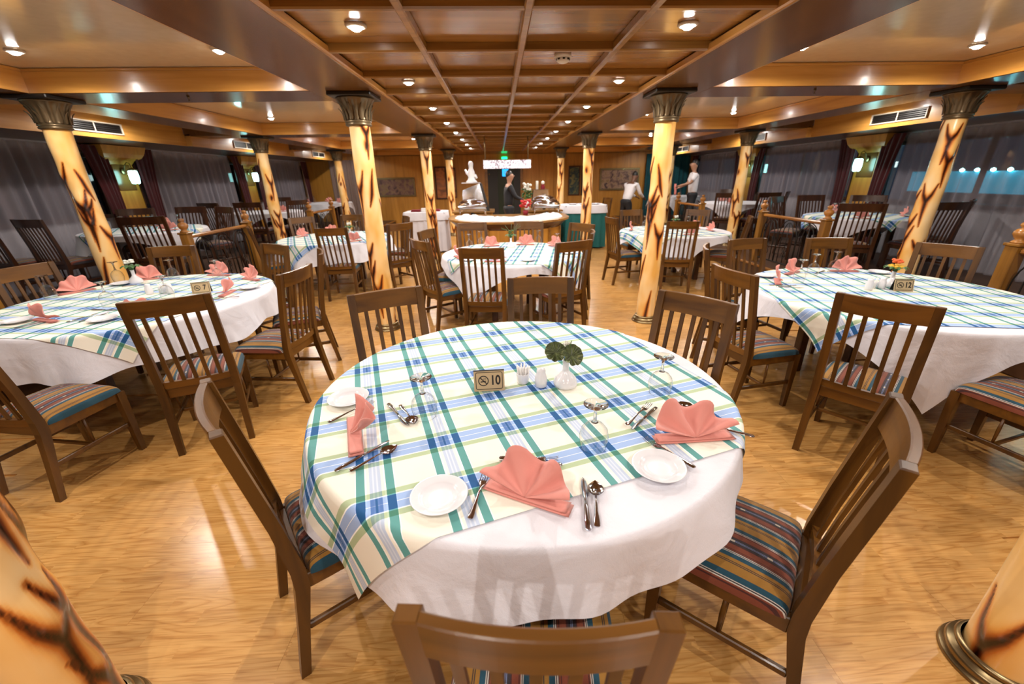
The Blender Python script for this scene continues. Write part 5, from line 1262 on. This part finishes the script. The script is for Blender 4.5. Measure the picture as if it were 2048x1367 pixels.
# ------------------------------------------------------------------ people
def skin_obj(name, joints, edges, radii, mat, parent, root=0, sub=2):
    me = bpy.data.meshes.new(name); me.from_pydata(joints, edges, []); me.materials.append(mat)
    o = link(name, me, parent); sk = o.modifiers.new('skin', 'SKIN'); sk.use_smooth_shade = True
    lay = me.skin_vertices[0] if me.skin_vertices else None
    if lay is None:
        bpy.context.view_layer.objects.active = o; bpy.ops.mesh.customdata_skin_add(); lay = me.skin_vertices[0]
    for i, r in enumerate(radii):
        lay.data[i].radius = r if isinstance(r, tuple) else (r, r); lay.data[i].use_root = (i == root)
    sb = o.modifiers.new('sub', 'SUBSURF'); sb.levels = sb.render_levels = sub
    return o
def person(label, loc, rz, skin, top, bottom, pose, short=False, tie=False):
    """local: faces +Y; pose gives hip height, lean forward and hand targets"""
    t = thing('person', label, 'person', loc, rz)
    lean = pose['lean']; hz = .92
    def up(d, x=0.0, f=0.0): # point along the spine d above the hip
        return (x, f+d*math.sin(lean), hz+d*math.cos(lean))
    J = [up(0), up(.18), up(.34), up(.46), up(.54), up(.61, 0, .015), up(.70, 0, .02+.04*math.sin(lean)), up(.79, 0, .02)]
    E_ = [(i, i+1) for i in range(7)]; Rr = [(.13, .09), (.12, .085), (.15, .10), (.13, .085), (.055, .05), (.056, .058), (.100, .115), (.085, .095)]
    hands = []
    for s, hand in ((-1, pose['lh']), (1, pose['rh'])):
        sh = up(.47, s*.19); el = Vector(sh)*.5+Vector(hand)*.5+Vector((s*.05, -.06, -.07))
        n = len(J); J += [sh, tuple(el), tuple(hand)]; E_ += [(3, n), (n, n+1), (n+1, n+2)]; Rr += [(.055, .055), (.040, .040), (.026, .026)]
        # palm, four fingers, thumb
        d = (Vector(hand)-el).normalized(); side = d.cross(Vector((0, 0, 1))).normalized(); w_ = Vector(hand)
        n = len(J); J.append(tuple(w_+d*.05)); E_.append((n-1, n)); Rr.append((.032, .016)); pi_ = n
        for k in range(4):
            o_ = side*(-.024+.016*k); L_ = (.062, .072, .068, .052)[k]
            n = len(J); J += [tuple(w_+d*.09+o_), tuple(w_+d*(.09+L_*.5)+o_+Vector((0, 0, -.008))), tuple(w_+d*(.09+L_*.9)+o_+Vector((0, 0, -.025)))]; E_ += [(pi_, n), (n, n+1), (n+1, n+2)]; Rr += [(.009, .009), (.008, .008), (.007, .007)]
        n = len(J); J += [tuple(w_+d*.055-side*s*.036), tuple(w_+d*.085-side*s*.048)]; E_ += [(pi_, n), (n, n+1)]; Rr += [(.010, .010), (.008, .008)]
    for s in (-1, 1):
        fw = pose.get('step', .0)*s
        n = len(J); J += [(s*.09, 0, hz-.06), (s*.10, .02+fw*.5, .48), (s*.10, fw, .09), (s*.105, fw+.04, .04), (s*.11, fw+.15, .03)]
        E_ += [(0, n), (n, n+1), (n+1, n+2), (n+2, n+3), (n+3, n+4)]; Rr += [(.07, .07), (.05, .05), (.036, .036), (.04, .033), (.033, .025)]
    skin_obj('body', J, E_, Rr, skin, t)
    # clothes: torso with sleeves, trousers, shoes, hair, face
    cj = [up(-.07), up(.18), up(.34), up(.46), up(.525)]; ce = [(0, 1), (1, 2), (2, 3), (3, 4)]; cr = [(.155, .125), (.165, .13), (.185, .14), (.15, .115), (.08, .075)]
    for i, s in ((8, -1), (8+3+1+12+2, 1)):
        sh, el, ha = Vector(J[i]), Vector(J[i+1]), Vector(J[i+2]); n = len(cj)
        if short: cj += [tuple(sh), tuple(sh.lerp(el, .75))]; ce += [(3, n), (n, n+1)]; cr += [(.070, .070), (.060, .060)]
        else: cj += [tuple(sh), tuple(el), tuple(el.lerp(ha, .92))]; ce += [(3, n), (n, n+1), (n+1, n+2)]; cr += [(.070, .070), (.055, .055), (.040, .040)]
    skin_obj('shirt' if top is M['shirt'] else 'jacket', cj, ce, cr, top, t)
    tj = [up(.06), (0, 0, hz-.05)]; te = [(0, 1)]; trr = [(.20, .165), (.19, .155)]
    for s in (-1, 1):
        fw = pose.get('step', .0)*s; n = len(tj); tj += [(s*.09, 0, hz-.10), (s*.10, .02+fw*.5, .48), (s*.10, fw, .07)]; te += [(1, n), (n, n+1), (n+1, n+2)]; trr += [(.105, .105), (.080, .080), (.068, .068)]
    skin_obj('trousers', tj, te, trr, bottom, t)
    for s in (-1, 1):
        fw = pose.get('step', .0)*s; m = MB(); m.tube([(s*.10, fw-.06, .035), (s*.105, fw+.04, .045), (s*.11, fw+.14, .032), (s*.112, fw+.19, .025)], [.036, .044, .038, .02], 10); m.build('shoe', M['black'], t)
    hc = Vector(up(.74, 0, .02+.04*math.sin(lean))); fwd = Vector((0, math.cos(lean*.6), -math.sin(lean*.6))); upv = Vector((0, math.sin(lean*.6), math.cos(lean*.6)))
    m = MB(); blob(m, tuple(hc+upv*.012-fwd*.030), .100, 0, (.94, .95, 1.08)); h_ = m.build('hair', M['hair'], t); sb = h_.modifiers.new('s', 'SUBSURF'); sb.levels = sb.render_levels = 2
    for s in (-1, 1):
        m = MB(); blob(m, tuple(hc+fwd*.082+Vector((s*.032, 0, 0))+upv*.0), .011); m.build('eye', M['black'], t)
        m = MB(); blob(m, tuple(hc+Vector((s*.086, 0, 0))-upv*.01), .024, 0, (.4, .7, 1.2)); m.build('ear', skin, t)
    m = MB(); m.tube([tuple(hc+fwd*.085+upv*.005), tuple(hc+fwd*.108-upv*.022), tuple(hc+fwd*.09-upv*.03)], [.008, .014, .010], 8); m.build('nose', skin, t)
    m = MB(); m.tube([tuple(hc+fwd*.088-upv*.052+Vector((-.022, 0, 0))), tuple(hc+fwd*.094-upv*.05), tuple(hc+fwd*.088-upv*.052+Vector((.022, 0, 0)))], .005, 6); m.build('mouth', M['redcloth'], t)
    if tie:
        m = MB(); m.loft([[(-.04, .105, 1.40), (.04, .105, 1.40), (.04, .098, 1.40), (-.04, .098, 1.40)], [(-.012, .125, 1.18), (.012, .125, 1.18), (.012, .118, 1.18), (-.012, .118, 1.18)]], True, 0, False); m.build('shirt_front', M['shirt'], t)
        m = MB(); m.tube([(0, .112, 1.40), (0, .130, 1.30), (0, .132, 1.16)], [.008, .016, .02], 6); m.build('necktie', M['black'], t)
    return t
person('man in a dark suit facing right behind the buffet counter', (.24, 10.9, 0), math.radians(-80), M['skin'], M['suit'], M['suit'], dict(lean=.04, lh=(-.12, .36, 1.08), rh=(.12, .38, 1.06)), tie=True)
person('waiter in a white shirt and black trousers bending to the right near the back wall', (3.78, 12.7, 0), math.radians(-55), M['skin2'], M['shirt'], M['suit'], dict(lean=.42, lh=(-.14, .62, 1.00), rh=(.16, .60, .98), step=.08))
person('waiter in a white short sleeved shirt facing left, holding a pink cloth', (5.32, 11.75, PZ), math.radians(80), M['skin'], M['shirt'], M['suit'], dict(lean=.04, lh=(-.10, .36, 1.13), rh=(.14, .32, 1.08)), short=True)
m = MB(); rows = []
for i in range(9):
    u = i/8; rows.append([(-.05+.012*math.sin(j*1.3)+.03*u, .01*math.sin(u*8)+.06*v_, .0-.27*u-.02*math.sin(v_*5)) for j, v_ in enumerate([-1, -.6, -.2, .2, .6, 1])])
cl = MB().grid(rows).build('pink_cloth', M['pinkcloth'], None, (4.90, 11.85, 1.36)); cl.modifiers.new('s', 'SOLIDIFY').thickness = .01
tag(cl, 'pink cloth hanging from the hands of the waiter on the right', 'cloth')
